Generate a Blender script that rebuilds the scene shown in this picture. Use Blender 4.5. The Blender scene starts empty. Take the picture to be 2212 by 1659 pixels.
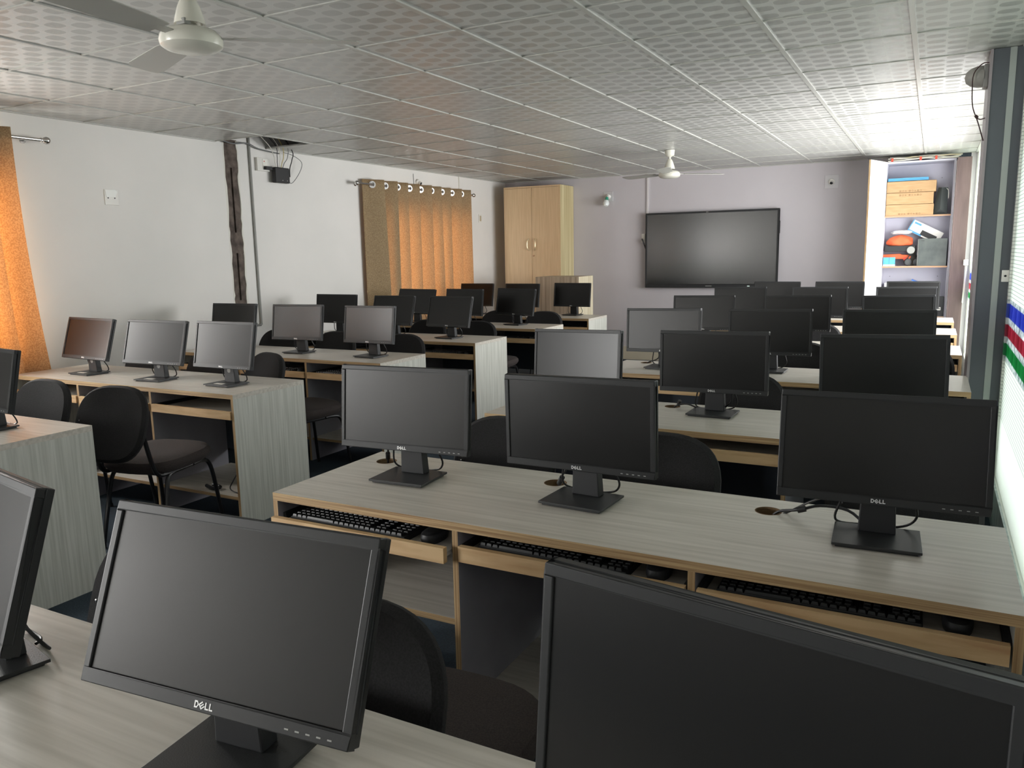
import bpy, bmesh, math, random
from mathutils import Vector, Matrix
random.seed(7)
S = bpy.context.scene
COL = S.collection
PI = math.pi

# ------------------------------------------------------------------ camera
CAM_H, YAW, PITCH, ROLL, FPX = 1.4744, 0.48799, 0.16440, -0.01939, 1706.9
cy, sy, cp, sp = math.cos(YAW), math.sin(YAW), math.cos(PITCH), math.sin(PITCH)
fw = Vector((-sy*cp, cy*cp, -sp)); r0 = Vector((cy, sy, 0)); u0 = r0.cross(fw)
rr = r0*math.cos(ROLL) + u0*math.sin(ROLL); uu = -r0*math.sin(ROLL) + u0*math.cos(ROLL)
cam = bpy.data.objects.new('camera', bpy.data.cameras.new('camera'))
COL.objects.link(cam)
cam.data.sensor_width = 36; cam.data.sensor_fit = 'HORIZONTAL'
cam.data.lens = FPX/2212*36
cam.data.clip_start = 0.05
M = Matrix(((rr.x, uu.x, -fw.x, 0), (rr.y, uu.y, -fw.y, 0), (rr.z, uu.z, -fw.z, CAM_H), (0, 0, 0, 1)))
cam.matrix_world = M
S.camera = cam

# ------------------------------------------------------------------ render look
S.view_settings.view_transform = 'Standard'
S.view_settings.look = 'None'
S.view_settings.exposure = 1.4
S.view_settings.gamma = 1.0
S.view_settings.use_curve_mapping = False

# room constants (metres)
LW, RW, BW, RY, CZ = -5.507, 0.36, 10.287, -3.2, 2.466   # left, right, back (screen) wall, rear wall, ceiling

# ------------------------------------------------------------------ world + daylight
W = bpy.data.worlds.new('sky'); S.world = W; W.use_nodes = True
W.node_tree.nodes['Background'].inputs[0].default_value = (0.85, 0.93, 1.0, 1)
W.node_tree.nodes['Background'].inputs[1].default_value = 1.0

def daylight(name, loc, rot, sx, szz, power, color=(1, 1, 1)):
    l = bpy.data.lights.new(name, 'AREA'); l.shape = 'RECTANGLE'; l.size = sx; l.size_y = szz
    l.energy = power; l.color = color
    o = bpy.data.objects.new(name, l); COL.objects.link(o); o.location = loc; o.rotation_euler = rot
    return o
# area lamps just outside each opening, for real windows and added ones
daylight('daylight_window_near_left', (LW-0.22, 2.70, 1.48), (0, -PI/2, 0), 1.30, 1.30, 72, (1, 0.98, 0.95))
daylight('daylight_window_curtain', (LW-0.22, 8.20, 1.42), (0, -PI/2, 0), 1.2, 1.7, 23, (1, 0.97, 0.92))
daylight('daylight_window_right', (RW+0.22, 7.6, 1.38), (0, PI/2, 0), 1.3, 3.4, 68, (1.0, 0.99, 0.97))
daylight('added_backlight_right_end', (RW+0.22, 9.9, 1.35), (0, PI/2, 0), 2.2, 0.8, 30, (0.97, 1.0, 0.97))  # added lamp behind the end of the tiled wall, makes the strip glow
daylight('added_backlight_right_near', (RW+0.22, 3.5, 1.35), (0, PI/2, 0), 2.2, 2.9, 9, (0.97, 1.0, 0.97))  # added lamp that backlights the near tiled wall to brighten it
daylight('added_fill_rear_left', (LW-0.22, -2.15, 1.48), (0, -PI/2, 0), 1.4, 1.7, 115, (1.0, 0.99, 0.97))  # added fill lamp, out of view behind the camera

# ------------------------------------------------------------------ materials
def srgb(r, g, b):
    f = lambda c: (c/255)/12.92 if c/255 <= 0.04045 else ((c/255+0.055)/1.055)**2.4
    return (f(r), f(g), f(b), 1)
MATS = {}
def mat(name, col, rough=0.6, metal=0.0, noise=0, nscale=(1, 1, 1), col2=None, bump=0, coord='Object', spec=None, thresh=None, coat=0):
    if name in MATS: return MATS[name]
    m = bpy.data.materials.new(name); m.use_nodes = True
    nt = m.node_tree; b = nt.nodes['Principled BSDF']
    b.inputs['Base Color'].default_value = col; b.inputs['Roughness'].default_value = rough
    b.inputs['Metallic'].default_value = metal
    if spec is not None: b.inputs['Specular IOR Level'].default_value = spec
    if coat: b.inputs['Coat Weight'].default_value = coat; b.inputs['Coat Roughness'].default_value = 0.1
    if noise:
        tc = nt.nodes.new('ShaderNodeTexCoord'); mp = nt.nodes.new('ShaderNodeMapping'); n = nt.nodes.new('ShaderNodeTexNoise')
        mp.inputs['Scale'].default_value = nscale; n.inputs['Scale'].default_value = noise
        n.inputs['Detail'].default_value = 5
        nt.links.new(tc.outputs[coord], mp.inputs[0]); nt.links.new(mp.outputs[0], n.inputs[0])
        if col2 is not None:
            cr = nt.nodes.new('ShaderNodeValToRGB')
            cr.color_ramp.elements[0].position, cr.color_ramp.elements[1].position = thresh or (0.35, 0.65)
            cr.color_ramp.elements[0].color = col2; cr.color_ramp.elements[1].color = col
            nt.links.new(n.outputs[0], cr.inputs[0]); nt.links.new(cr.outputs[0], b.inputs['Base Color'])
        if bump:
            bp = nt.nodes.new('ShaderNodeBump'); bp.inputs['Strength'].default_value = bump; bp.inputs['Distance'].default_value = 0.002
            nt.links.new(n.outputs[0], bp.inputs['Height']); nt.links.new(bp.outputs[0], b.inputs['Normal'])
    MATS[name] = m; return m

LAMX = mat('laminate_grain_along', srgb(210, 204, 194), 0.34, noise=3.5, nscale=(0.6, 16, 16), col2=srgb(188, 182, 171))
LAMZ = mat('laminate_grain_upright', srgb(210, 210, 202), 0.5, noise=3.5, nscale=(22, 22, 0.7), col2=srgb(184, 185, 176))
PLY = mat('plywood_edge', srgb(194, 166, 124), 0.6, noise=4, nscale=(0.6, 1, 60), col2=srgb(146, 114, 78))
PLYZ = mat('plywood_edge_upright', srgb(188, 160, 118), 0.6, noise=4, nscale=(60, 1, 0.6), col2=srgb(146, 114, 78))
PINE = mat('pine_strip', srgb(212, 180, 136), 0.55, noise=2.2, nscale=(1.6, 1, 14), col2=srgb(178, 138, 96), thresh=(0.28, 0.55))
INNER = mat('grey_lilac_liner', srgb(150, 148, 156), 0.6, noise=6, nscale=(1, 1, 1), col2=srgb(142, 140, 148))
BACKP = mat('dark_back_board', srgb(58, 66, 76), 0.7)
WALLW = mat('white_wall_paint', srgb(238, 235, 231), 0.75, noise=1.3, col2=srgb(231, 229, 225), bump=0.05)
WALLL = mat('lilac_wall_paint', srgb(205, 200, 204), 0.75, noise=1.3, col2=srgb(199, 194, 198), bump=0.05)
CARPET = mat('navy_carpet', srgb(46, 60, 72), 0.95, noise=120, col2=srgb(34, 46, 57), bump=0.6)
BLACK = mat('black_plastic', srgb(38, 39, 40), 0.42, noise=400, bump=0.15)
BLACKM = mat('matt_black_plastic', srgb(34, 35, 37), 0.5)
SIDE = mat('grey_bezel_plastic', srgb(36, 37, 38), 0.4, spec=0.35)
SCREEN = mat('dark_screen_glass', srgb(24, 24, 24), 0.29, spec=0.35)
LOGO = mat('silver_logo', srgb(215, 215, 215), 0.3, 0.3)
FABRIC = mat('black_chair_fabric', srgb(34, 33, 34), 0.95, noise=260, col2=srgb(22, 21, 22), bump=0.5)
FABRICB = mat('brown_black_seat_fabric', srgb(60, 52, 50), 0.95, noise=260, col2=srgb(44, 38, 37), bump=0.5)
TUBE = mat('black_steel_tube', srgb(30, 30, 32), 0.3, 0.2)
CHROME = mat('chrome', srgb(210, 208, 205), 0.18, 1.0)
WHITEP = mat('white_plastic', srgb(232, 230, 224), 0.4)
GREYP = mat('grey_plastic', srgb(150, 150, 146), 0.45)
CREAM = mat('cream_fan_enamel', srgb(222, 220, 208), 0.25)
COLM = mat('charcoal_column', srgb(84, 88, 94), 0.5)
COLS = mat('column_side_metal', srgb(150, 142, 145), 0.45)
STRIP = mat('pale_column_strip', srgb(158, 164, 160), 0.5)
BROWNP = mat('brown_post', srgb(112, 92, 92), 0.6, noise=8, nscale=(3, 3, 0.4), col2=srgb(98, 80, 80))
OAK = mat('beech_veneer', srgb(222, 192, 152), 0.45, noise=4, nscale=(14, 14, 0.8), col2=srgb(212, 181, 140))
OAKSTRIPE = mat('striped_veneer', srgb(218, 205, 162), 0.5, noise=5, nscale=(8, 8, 0.12), col2=srgb(182, 164, 118))
PODIUM = mat('podium_veneer', srgb(196, 180, 158), 0.5, noise=5, nscale=(6, 6, 0.2), col2=srgb(160, 143, 122))
PODLIT = mat('podium_lit_side_veneer', srgb(232, 222, 196), 0.5, noise=5, nscale=(8, 8, 0.12), col2=srgb(206, 192, 160))  # paler copy of the podium veneer, light on the side put into colour
CABIN = mat('cabinet_liner', srgb(196, 194, 206), 0.6)
CABDOOR = mat('white_cabinet_door', srgb(238, 238, 238), 0.4)
CARD = mat('cardboard', srgb(184, 150, 112), 0.8, noise=7, nscale=(1, 1, 12), col2=srgb(170, 136, 98))
INK = mat('brown_print', srgb(96, 70, 44), 0.8)
BLUE = mat('blue_card', srgb(84, 160, 206), 0.5)
ORANGE = mat('orange_cloth', srgb(226, 104, 62), 0.7)
DARKGREY = mat('dark_metal_case', srgb(84, 90, 88), 0.45, noise=9, col2=srgb(66, 72, 72))
SKIRT = mat('cream_skirting_tile', srgb(214, 205, 184), 0.4)
TBAR = mat('ceiling_tee_bar', srgb(186, 186, 180), 0.35)
DARK = mat('dark_void', srgb(40, 40, 42), 0.9)
BRICK = mat('bare_brown_concrete', srgb(112, 100, 92), 0.9, noise=16, col2=srgb(74, 65, 60), bump=0.8)
PLASTER = mat('crumbled_plaster', srgb(228, 226, 218), 0.9, noise=25, bump=1.0)
GREEN = mat('green_bulb_collar', srgb(60, 160, 130), 0.5)
BULB = mat('frosted_bulb', srgb(235, 240, 238), 0.15, coat=0.5)
WIREW = mat('white_wire', srgb(225, 222, 212), 0.5)
WIREY = mat('yellow_wire', srgb(205, 185, 110), 0.5)
WIREG = mat('grey_wire', srgb(120, 122, 122), 0.5)
WIREB = mat('black_wire', srgb(26, 26, 28), 0.45)
RED = mat('red_tape', srgb(220, 80, 60), 0.5)
STICK = mat('white_sticker', srgb(225, 222, 214), 0.6)

def ceiling_material():
    m = bpy.data.materials.new('printed_ceiling_tile'); m.use_nodes = True; nt = m.node_tree; L = nt.links.new
    b = nt.nodes['Principled BSDF']
    tc = nt.nodes.new('ShaderNodeTexCoord'); sx = nt.nodes.new('ShaderNodeSeparateXYZ'); L(tc.outputs['Object'], sx.inputs[0])
    def mth(op, a, b_=None, c=None):
        n = nt.nodes.new('ShaderNodeMath'); n.operation = op
        for i, v in enumerate((a, b_, c)):
            if v is None: continue
            if isinstance(v, (int, float)): n.inputs[i].default_value = v
            else: L(v, n.inputs[i])
        return n.outputs[0]
    px, py = 0.0923, 0.12
    u = mth('DIVIDE', mth('ADD', sx.outputs[0], 3.144), px)
    v = mth('DIVIDE', mth('ADD', sx.outputs[1], -3.224), py)
    col = mth('FLOOR', u)
    off = mth('MULTIPLY', mth('MODULO', mth('ABSOLUTE', col), 2.0), 0.5)
    fu = mth('MULTIPLY', mth('SUBTRACT', mth('FRACT', u), 0.5), 2.0)         # -1..1 across
    fv = mth('MULTIPLY', mth('SUBTRACT', mth('FRACT', mth('ADD', v, off)), 0.5), 2.0)
    # rounded lozenge
    au = mth('POWER', mth('ABSOLUTE', mth('DIVIDE', fu, 0.92)), 3.0)
    av = mth('POWER', mth('ABSOLUTE', mth('DIVIDE', fv, 0.60)), 2.4)
    s = mth('ADD', au, av)
    inside = mth('LESS_THAN', s, 1.0)
    line = mth('MULTIPLY', mth('GREATER_THAN', mth('ABSOLUTE', fu), 0.93), mth('LESS_THAN', mth('ABSOLUTE', fv), 0.6))
    mix = nt.nodes.new('ShaderNodeMix'); mix.data_type = 'RGBA'
    L(inside, mix.inputs[0]); mix.inputs[6].default_value = srgb(196, 196, 192); mix.inputs[7].default_value = srgb(170, 170, 166)
    mix2 = nt.nodes.new('ShaderNodeMix'); mix2.data_type = 'RGBA'
    L(line, mix2.inputs[0]); L(mix.outputs[2], mix2.inputs[6]); mix2.inputs[7].default_value = srgb(200, 200, 195)
    L(mix2.outputs[2], b.inputs['Base Color'])
    rg = mth('MULTIPLY_ADD', inside, -0.17, 0.47)
    L(rg, b.inputs['Roughness'])
    n = nt.nodes.new('ShaderNodeTexNoise'); n.inputs['Scale'].default_value = 220; L(tc.outputs['Object'], n.inputs[0])
    bp = nt.nodes.new('ShaderNodeBump'); bp.inputs['Strength'].default_value = 0.12; bp.inputs['Distance'].default_value = 0.002
    L(n.outputs[0], bp.inputs['Height']); L(bp.outputs[0], b.inputs['Normal'])
    b.inputs['Specular IOR Level'].default_value = 0.5
    return m
CEIL = ceiling_material()

def tile_wall_material(name, trans):
    """white ribbed wall cladding with three mosaic bands; trans > 0 lets added lamps behind it glow through"""
    m = bpy.data.materials.new(name); m.use_nodes = True; nt = m.node_tree; L = nt.links.new
    b = nt.nodes['Principled BSDF']; out = nt.nodes['Material Output']
    tc = nt.nodes.new('ShaderNodeTexCoord'); sx = nt.nodes.new('ShaderNodeSeparateXYZ'); L(tc.outputs['Object'], sx.inputs[0])
    def mth(op, a, b_=None):
        n = nt.nodes.new('ShaderNodeMath'); n.operation = op
        for i, v in enumerate((a, b_)):
            if v is None: continue
            if isinstance(v, (int, float)): n.inputs[i].default_value = v
            else: L(v, n.inputs[i])
        return n.outputs[0]
    z = sx.outputs[2]; y = sx.outputs[1]
    def band(a, c): return mth('MULTIPLY', mth('GREATER_THAN', z, a), mth('LESS_THAN', z, c))
    cur = None
    base = nt.nodes.new('ShaderNodeMix'); base.data_type = 'RGBA'
    rib = mth('LESS_THAN', mth('FRACT', mth('DIVIDE', z, 0.019)), 0.22)
    ribz = mth('MULTIPLY', rib, mth('GREATER_THAN', z, 0.55))
    L(ribz, base.inputs[0]); base.inputs[6].default_value = srgb(232, 235, 228); base.inputs[7].default_value = srgb(178, 184, 178)
    cur = base.outputs[2]
    def over(fac, col):
        nonlocal cur
        k = nt.nodes.new('ShaderNodeMix'); k.data_type = 'RGBA'; L(fac, k.inputs[0]); L(cur, k.inputs[6])
        if isinstance(col, tuple): k.inputs[7].default_value = col
        else: L(col, k.inputs[7])
        cur = k.outputs[2]
    vor = nt.nodes.new('ShaderNodeTexNoise'); vor.inputs['Scale'].default_value = 30; L(tc.outputs['Object'], vor.inputs[0])
    cr = nt.nodes.new('ShaderNodeValToRGB'); cr.color_ramp.elements[0].color = srgb(150, 160, 160); cr.color_ramp.elements[1].color = srgb(225, 228, 226)
    cr.color_ramp.elements[0].position = 0.4; cr.color_ramp.elements[1].position = 0.6; L(vor.outputs[0], cr.inputs[0])
    over(band(0.86, 1.18), cr.outputs[0])
    cells = mth('FRACT', mth('MULTIPLY', mth('FLOOR', mth('DIVIDE', y, 0.075)), 0.37))
    for lo, hi, c1, c2 in ((1.085, 1.16, (58, 78, 168), (98, 112, 190)), (0.985, 1.05, (150, 42, 66), (176, 84, 104)), (0.885, 0.95, (34, 130, 78), (62, 156, 104))):
        k = nt.nodes.new('ShaderNodeMix'); k.data_type = 'RGBA'; L(cells, k.inputs[0])
        k.inputs[6].default_value = srgb(*c1); k.inputs[7].default_value = srgb(*c2)
        over(band(lo, hi), k.outputs[2])
    L(cur, b.inputs['Base Color']); b.inputs['Roughness'].default_value = 0.35
    if trans:
        t = nt.nodes.new('ShaderNodeBsdfTranslucent'); L(cur, t.inputs[0])
        ms = nt.nodes.new('ShaderNodeMixShader'); ms.inputs[0].default_value = trans
        L(b.outputs[0], ms.inputs[1]); L(t.outputs[0], ms.inputs[2]); L(ms.outputs[0], out.inputs[0])
    return m
RIBTILE = tile_wall_material('ribbed_wall_tile', 0)
RIBLIT = tile_wall_material('ribbed_backlit_tile', 0.7)  # translucent copy of the wall tile for the added backlit panels

def curtain_material():
    m = bpy.data.materials.new('khaki_curtain_cloth'); m.use_nodes = True; nt = m.node_tree; L = nt.links.new
    out = nt.nodes['Material Output']; b = nt.nodes['Principled BSDF']
    tc = nt.nodes.new('ShaderNodeTexCoord'); mp = nt.nodes.new('ShaderNodeMapping'); mp.inputs['Scale'].default_value = (1, 1, 1)
    n = nt.nodes.new('ShaderNodeTexNoise'); n.inputs['Scale'].default_value = 120; n.inputs['Detail'].default_value = 4
    L(tc.outputs['Object'], mp.inputs[0]); L(mp.outputs[0], n.inputs[0])
    cr = nt.nodes.new('ShaderNodeValToRGB'); cr.color_ramp.elements[0].color = srgb(150, 130, 98); cr.color_ramp.elements[1].color = srgb(182, 162, 126)
    cr.color_ramp.elements[0].position = 0.42; cr.color_ramp.elements[1].position = 0.58; L(n.outputs[0], cr.inputs[0]); L(cr.outputs[0], b.inputs['Base Color'])
    b.inputs['Roughness'].default_value = 0.8
    cr2 = nt.nodes.new('ShaderNodeValToRGB'); cr2.color_ramp.elements[0].color = (0.74, 0.42, 0.19, 1); cr2.color_ramp.elements[1].color = (0.88, 0.54, 0.27, 1)
    cr2.color_ramp.elements[0].position = 0.42; cr2.color_ramp.elements[1].position = 0.58; L(n.outputs[0], cr2.inputs[0])
    t = nt.nodes.new('ShaderNodeBsdfTranslucent'); L(cr2.outputs[0], t.inputs[0])
    ms = nt.nodes.new('ShaderNodeMixShader'); ms.inputs[0].default_value = 0.30
    L(b.outputs[0], ms.inputs[1]); L(t.outputs[0], ms.inputs[2]); L(ms.outputs[0], out.inputs[0])
    return m
CURT = curtain_material()

# ------------------------------------------------------------------ mesh helpers
class MB:
    def __init__(s): s.v = []; s.f = []; s.m = []
    def add(s, vs, fs, mi=0, T=None):
        o = len(s.v)
        s.v += [tuple(T @ Vector(v)) if T is not None else tuple(v) for v in vs]
        for k, f in enumerate(fs):
            s.f.append(tuple(o+i for i in f)); s.m.append(mi[k] if isinstance(mi, (list, tuple)) else mi)
        return s
    def box(s, x0, x1, y0, y1, z0, z1, mi=0, T=None):
        """mi: index, or (x-faces, y-faces, z-faces)"""
        vs = [(x, y, z) for x in (x0, x1) for y in (y0, y1) for z in (z0, z1)]
        fs = [(0, 1, 3, 2), (4, 6, 7, 5), (0, 4, 5, 1), (2, 3, 7, 6), (0, 2, 6, 4), (1, 5, 7, 3)]
        if isinstance(mi, tuple): mi = [mi[0], mi[0], mi[1], mi[1], mi[2], mi[2]]
        return s.add(vs, fs, mi, T)
    def frust(s, a, b, z0, z1, mi=0, T=None):
        """a, b: (x0,x1,y0,y1) at z0 and z1"""
        vs = [(a[0], a[2], z0), (a[1], a[2], z0), (a[1], a[3], z0), (a[0], a[3], z0), (b[0], b[2], z1), (b[1], b[2], z1), (b[1], b[3], z1), (b[0], b[3], z1)]
        return s.add(vs, [(3, 2, 1, 0), (4, 5, 6, 7), (0, 1, 5, 4), (1, 2, 6, 5), (2, 3, 7, 6), (3, 0, 4, 7)], mi, T)
    def lathe(s, prof, c=(0, 0, 0), n=24, mi=0, T=None):
        vs = []; fs = []
        for (r, z) in prof:
            for k in range(n):
                a = 2*PI*k/n; vs.append((c[0]+r*math.cos(a), c[1]+r*math.sin(a), c[2]+z))
        for j in range(len(prof)-1):
            for k in range(n):
                fs.append((j*n+k, j*n+(k+1) % n, (j+1)*n+(k+1) % n, (j+1)*n+k))
        if prof[0][0] > 1e-5: fs.append(tuple(range(n-1, -1, -1)))
        if prof[-1][0] > 1e-5: fs.append(tuple((len(prof)-1)*n+k for k in range(n)))
        return s.add(vs, fs, mi, T)
    def tube(s, pts, r, n=8, mi=0, smooth=4, T=None, closed=False):
        P = [Vector(p) for p in pts]
        if smooth and len(P) > 2:
            Q = []
            for i in range(len(P)-1):
                p0 = P[max(i-1, 0)]; p1 = P[i]; p2 = P[i+1]; p3 = P[min(i+2, len(P)-1)]
                for k in range(smooth):
                    t = k/smooth
                    Q.append(0.5*((2*p1)+(-p0+p2)*t+(2*p0-5*p1+4*p2-p3)*t*t+(-p0+3*p1-3*p2+p3)*t**3))
            Q.append(P[-1]); P = Q
        rs = r if isinstance(r, (list, tuple)) else None
        vs = []; fs = []
        t0 = (P[1]-P[0]).normalized(); ref = Vector((0, 0, 1)) if abs(t0.z) < 0.9 else Vector((1, 0, 0))
        nrm = t0.cross(ref).normalized()
        for i, p in enumerate(P):
            t = ((P[min(i+1, len(P)-1)]-P[max(i-1, 0)])).normalized()
            nrm = (nrm-t*nrm.dot(t)).normalized(); bn = t.cross(nrm)
            rad = r if rs is None else rs[0]+(rs[1]-rs[0])*i/(len(P)-1)
            for k in range(n):
                a = 2*PI*k/n; vs.append(p+(nrm*math.cos(a)+bn*math.sin(a))*rad)
        for i in range(len(P)-1):
            for k in range(n): fs.append((i*n+k, i*n+(k+1) % n, (i+1)*n+(k+1) % n, (i+1)*n+k))
        fs.append(tuple(range(n-1, -1, -1))); fs.append(tuple((len(P)-1)*n+k for k in range(n)))
        return s.add(vs, fs, mi, T)
    def pad(s, w, h, t, e=3.2, n=40, mi=0, T=None, bend=0.0, taper=0.0):
        """cushion lying in XY, thickness along Z"""
        rings = [(0.0, -t/2), (0.7, -t/2), (0.93, -t*0.42), (1.0, -t*0.12), (1.0, t*0.12), (0.95, t*0.36), (0.82, t*0.47), (0.5, t*0.5), (0.0, t*0.5)]
        vs = []; fs = []
        for (sc, z) in rings:
            for k in range(n):
                a = 2*PI*k/n; c, q = math.cos(a), math.sin(a)
                x = math.copysign(abs(c)**(2/e), c)*w/2*sc; y = math.copysign(abs(q)**(2/e), q)*h/2*sc
                x *= 1+taper*y/h
                vs.append((x, y, z+bend*(x/(w/2))**2))
        for j in range(len(rings)-1):
            for k in range(n): fs.append((j*n+k, j*n+(k+1) % n, (j+1)*n+(k+1) % n, (j+1)*n+k))
        return s.add(vs, fs, mi, T)
    def prism(s, poly, y0, y1, mi=0, T=None):
        """poly in XZ, extruded along Y"""
        n = len(poly); vs = [(x, y0, z) for x, z in poly]+[(x, y1, z) for x, z in poly]
        fs = [tuple(range(n)), tuple(range(2*n-1, n-1, -1))]+[(i, i+n, (i+1) % n+n, (i+1) % n) for i in range(n)]
        return s.add(vs, fs, mi, T)
    def build(s, name, mats, parent=None, smooth=False, bevel=0, loc=None, rot=None, fix=True):
        me = bpy.data.meshes.new(name); me.from_pydata(s.v, [], s.f)
        if not isinstance(mats, (list, tuple)): mats = [mats]
        for m in mats: me.materials.append(m)
        for p, k in zip(me.polygons, s.m): p.material_index = k
        if fix:
            bm = bmesh.new(); bm.from_mesh(me); bmesh.ops.remove_doubles(bm, verts=bm.verts, dist=1e-6)
            bmesh.ops.recalc_face_normals(bm, faces=bm.faces); bm.to_mesh(me); bm.free()
        if smooth:
            for p in me.polygons: p.use_smooth = True
            try: me.set_sharp_from_angle(angle=math.radians(40))
            except Exception: pass
        o = bpy.data.objects.new(name, me); COL.objects.link(o); o.parent = parent
        if loc: o.location = loc
        if rot: o.rotation_euler = rot
        if bevel:
            b = o.modifiers.new('bevel', 'BEVEL'); b.width = bevel; b.segments = 2; b.limit_method = 'ANGLE'
        return o

def tag(o, label, cat, group=None):
    o['label'] = label; o['category'] = cat
    if group: o['group'] = group
    return o
def thing(name, label, cat, loc=(0, 0, 0), rz=0, group=None):
    o = bpy.data.objects.new(name, None); COL.objects.link(o); o.empty_display_size = 0.1
    o.location = loc; o.rotation_euler = (0, 0, rz); return tag(o, label, cat, group)
def struct(o): o['kind'] = 'structure'; return o
def copy_tree(o, parent=None):
    c = o.copy(); COL.objects.link(c); c.parent = parent
    for ch in list(o.children): copy_tree(ch, c)
    return c
def R(*a): return tuple(math.radians(x) for x in a)

# ------------------------------------------------------------------ the room
def wall_cells(mb, fixed, a0, a1, z0, z1, holes, axis, th, mi=0):
    """axis 'x': wall plane x=fixed running along y ; 'y': plane y=fixed along x ; th signed thickness"""
    A = sorted({a0, a1, *[h[0] for h in holes], *[h[1] for h in holes]}); Z = sorted({z0, z1, *[h[2] for h in holes], *[h[3] for h in holes]})
    f0, f1 = sorted((fixed, fixed+th))
    for i in range(len(A)-1):
        for j in range(len(Z)-1):
            ca, cz = (A[i]+A[i+1])/2, (Z[j]+Z[j+1])/2
            if any(h[0] < ca < h[1] and h[2] < cz < h[3] for h in holes): continue
            if axis == 'x': mb.box(f0, f1, A[i], A[i+1], Z[j], Z[j+1], mi)
            else: mb.box(A[i], A[i+1], f0, f1, Z[j], Z[j+1], mi)
ZT = 2.95
mb = MB(); mb.box(LW-0.3, RW+0.3, RY-0.3, BW+0.3, -0.1, 0); struct(mb.build('floor', CARPET))
FILL_OPENING = (-3.05, -1.25, 0.80, 2.15); WIN_A = (2.10, 3.21, 0.85, 2.08); WIN_B = (7.35, 9.05, 0.80, 1.98)  # the rear opening, out of view, is added for fill light
CH0, CH1 = 5.115, 5.275
mb = MB(); wall_cells(mb, LW, RY-0.2, BW+0.2, 0, ZT, [WIN_A, WIN_B, FILL_OPENING, (CH0, CH1, 0.9, 2.50)], 'x', -0.2); struct(mb.build('wall_left', WALLW))
mb = MB(); BACKLIT_NEAR = (2.05, 4.93, 0.22, 2.44); wall_cells(mb, RW, RY-0.2, 5.0, 0, ZT, [BACKLIT_NEAR], 'x', 0.2); struct(mb.build('wall_right', RIBTILE))  # hole in the tiled wall for an added backlit panel
WIN_C = (5.6, 9.35, 0.7, 2.2); BACKLIT_END = (9.45, 10.25, 0.25, 2.46)  # the end hole takes an added backlit panel instead of solid tile
mb = MB(); wall_cells(mb, RW, 5.0, BW+0.2, 0, ZT, [WIN_C, BACKLIT_END], 'x', 0.2); struct(mb.build('wall_right', WALLW))
mb = MB(); wall_cells(mb, BW, LW-0.2, RW+0.2, 0, ZT, [], 'y', 0.2); struct(mb.build('wall_back', WALLL))
mb = MB(); wall_cells(mb, RY, LW-0.2, RW+0.2, 0, ZT, [], 'y', -0.2); struct(mb.build('wall_front', WALLW))
mb = MB(); mb.box(LW-0.2, RW+0.2, RY-0.2, BW+0.2, ZT, ZT+0.1); struct(mb.build('ceiling_slab', mat('raw_slab', srgb(120, 118, 114), 0.9)))
bpy.data.objects['ceiling_slab'].name = 'ceiling'
# windows: frames and panes, some added only for light
def window(name, w, axis, fixed, th, pane_mat=None, nm=3, fr=0.045):
    root = None
    mb = MB(); a0, a1, z0, z1 = w; f0, f1 = sorted((fixed+th*0.45, fixed+th*0.65))
    def bx(b0, b1, c0, c1):
        if axis == 'x': mb.box(f0, f1, b0, b1, c0, c1)
        else: mb.box(b0, b1, f0, f1, c0, c1)
    bx(a0, a1, z0, z0+fr); bx(a0, a1, z1-fr, z1); bx(a0, a0+fr, z0+fr, z1-fr); bx(a1-fr, a1, z0+fr, z1-fr)
    for i in range(1, nm):
        c = a0+(a1-a0)*i/nm; bx(c-fr/2, c+fr/2, z0+fr, z1-fr)
    root = struct(mb.build(name, GREYP))
    if pane_mat:
        mb = MB(); fm = fixed+th*0.05
        if axis == 'x': mb.box(min(fm, fm+th*0.03), max(fm, fm+th*0.03), a0, a1, z0, z1)
        mb.build('pane', pane_mat, root)
    return root
window('window_1', WIN_A, 'x', LW, -0.2)
window('window_2', WIN_B, 'x', LW, -0.2)
window('window_3', WIN_C, 'x', RW, 0.2, nm=4)
window('added_backlit_end', BACKLIT_END, 'x', RW, 0.2, RIBLIT, nm=1)  # end strip of tiled wall, built as an added glowing panel
window('added_backlit_near', BACKLIT_NEAR, 'x', RW, 0.2, RIBLIT, nm=1)  # near tiled wall, built as an added backlit panel
window('added_fill_window', FILL_OPENING, 'x', LW, -0.2, nm=4)  # unseen window, added to let in fill from the rear left
# skirting
mb = MB(); mb.box(LW, RW, BW-0.012, BW, 0, 0.18); struct(mb.build('baseboard_back', SKIRT))
mb = MB(); mb.box(LW, LW+0.012, RY, BW, 0, 0.1); struct(mb.build('baseboard_left', SKIRT))
mb = MB(); mb.box(RW-0.01, RW, RY, 4.99, 0, 0.22); struct(mb.build('baseboard_right', mat('grey_marble_skirting', srgb(186, 196, 194), 0.3, noise=5, nscale=(1, 3, 1), col2=srgb(120, 138, 138))))
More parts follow.
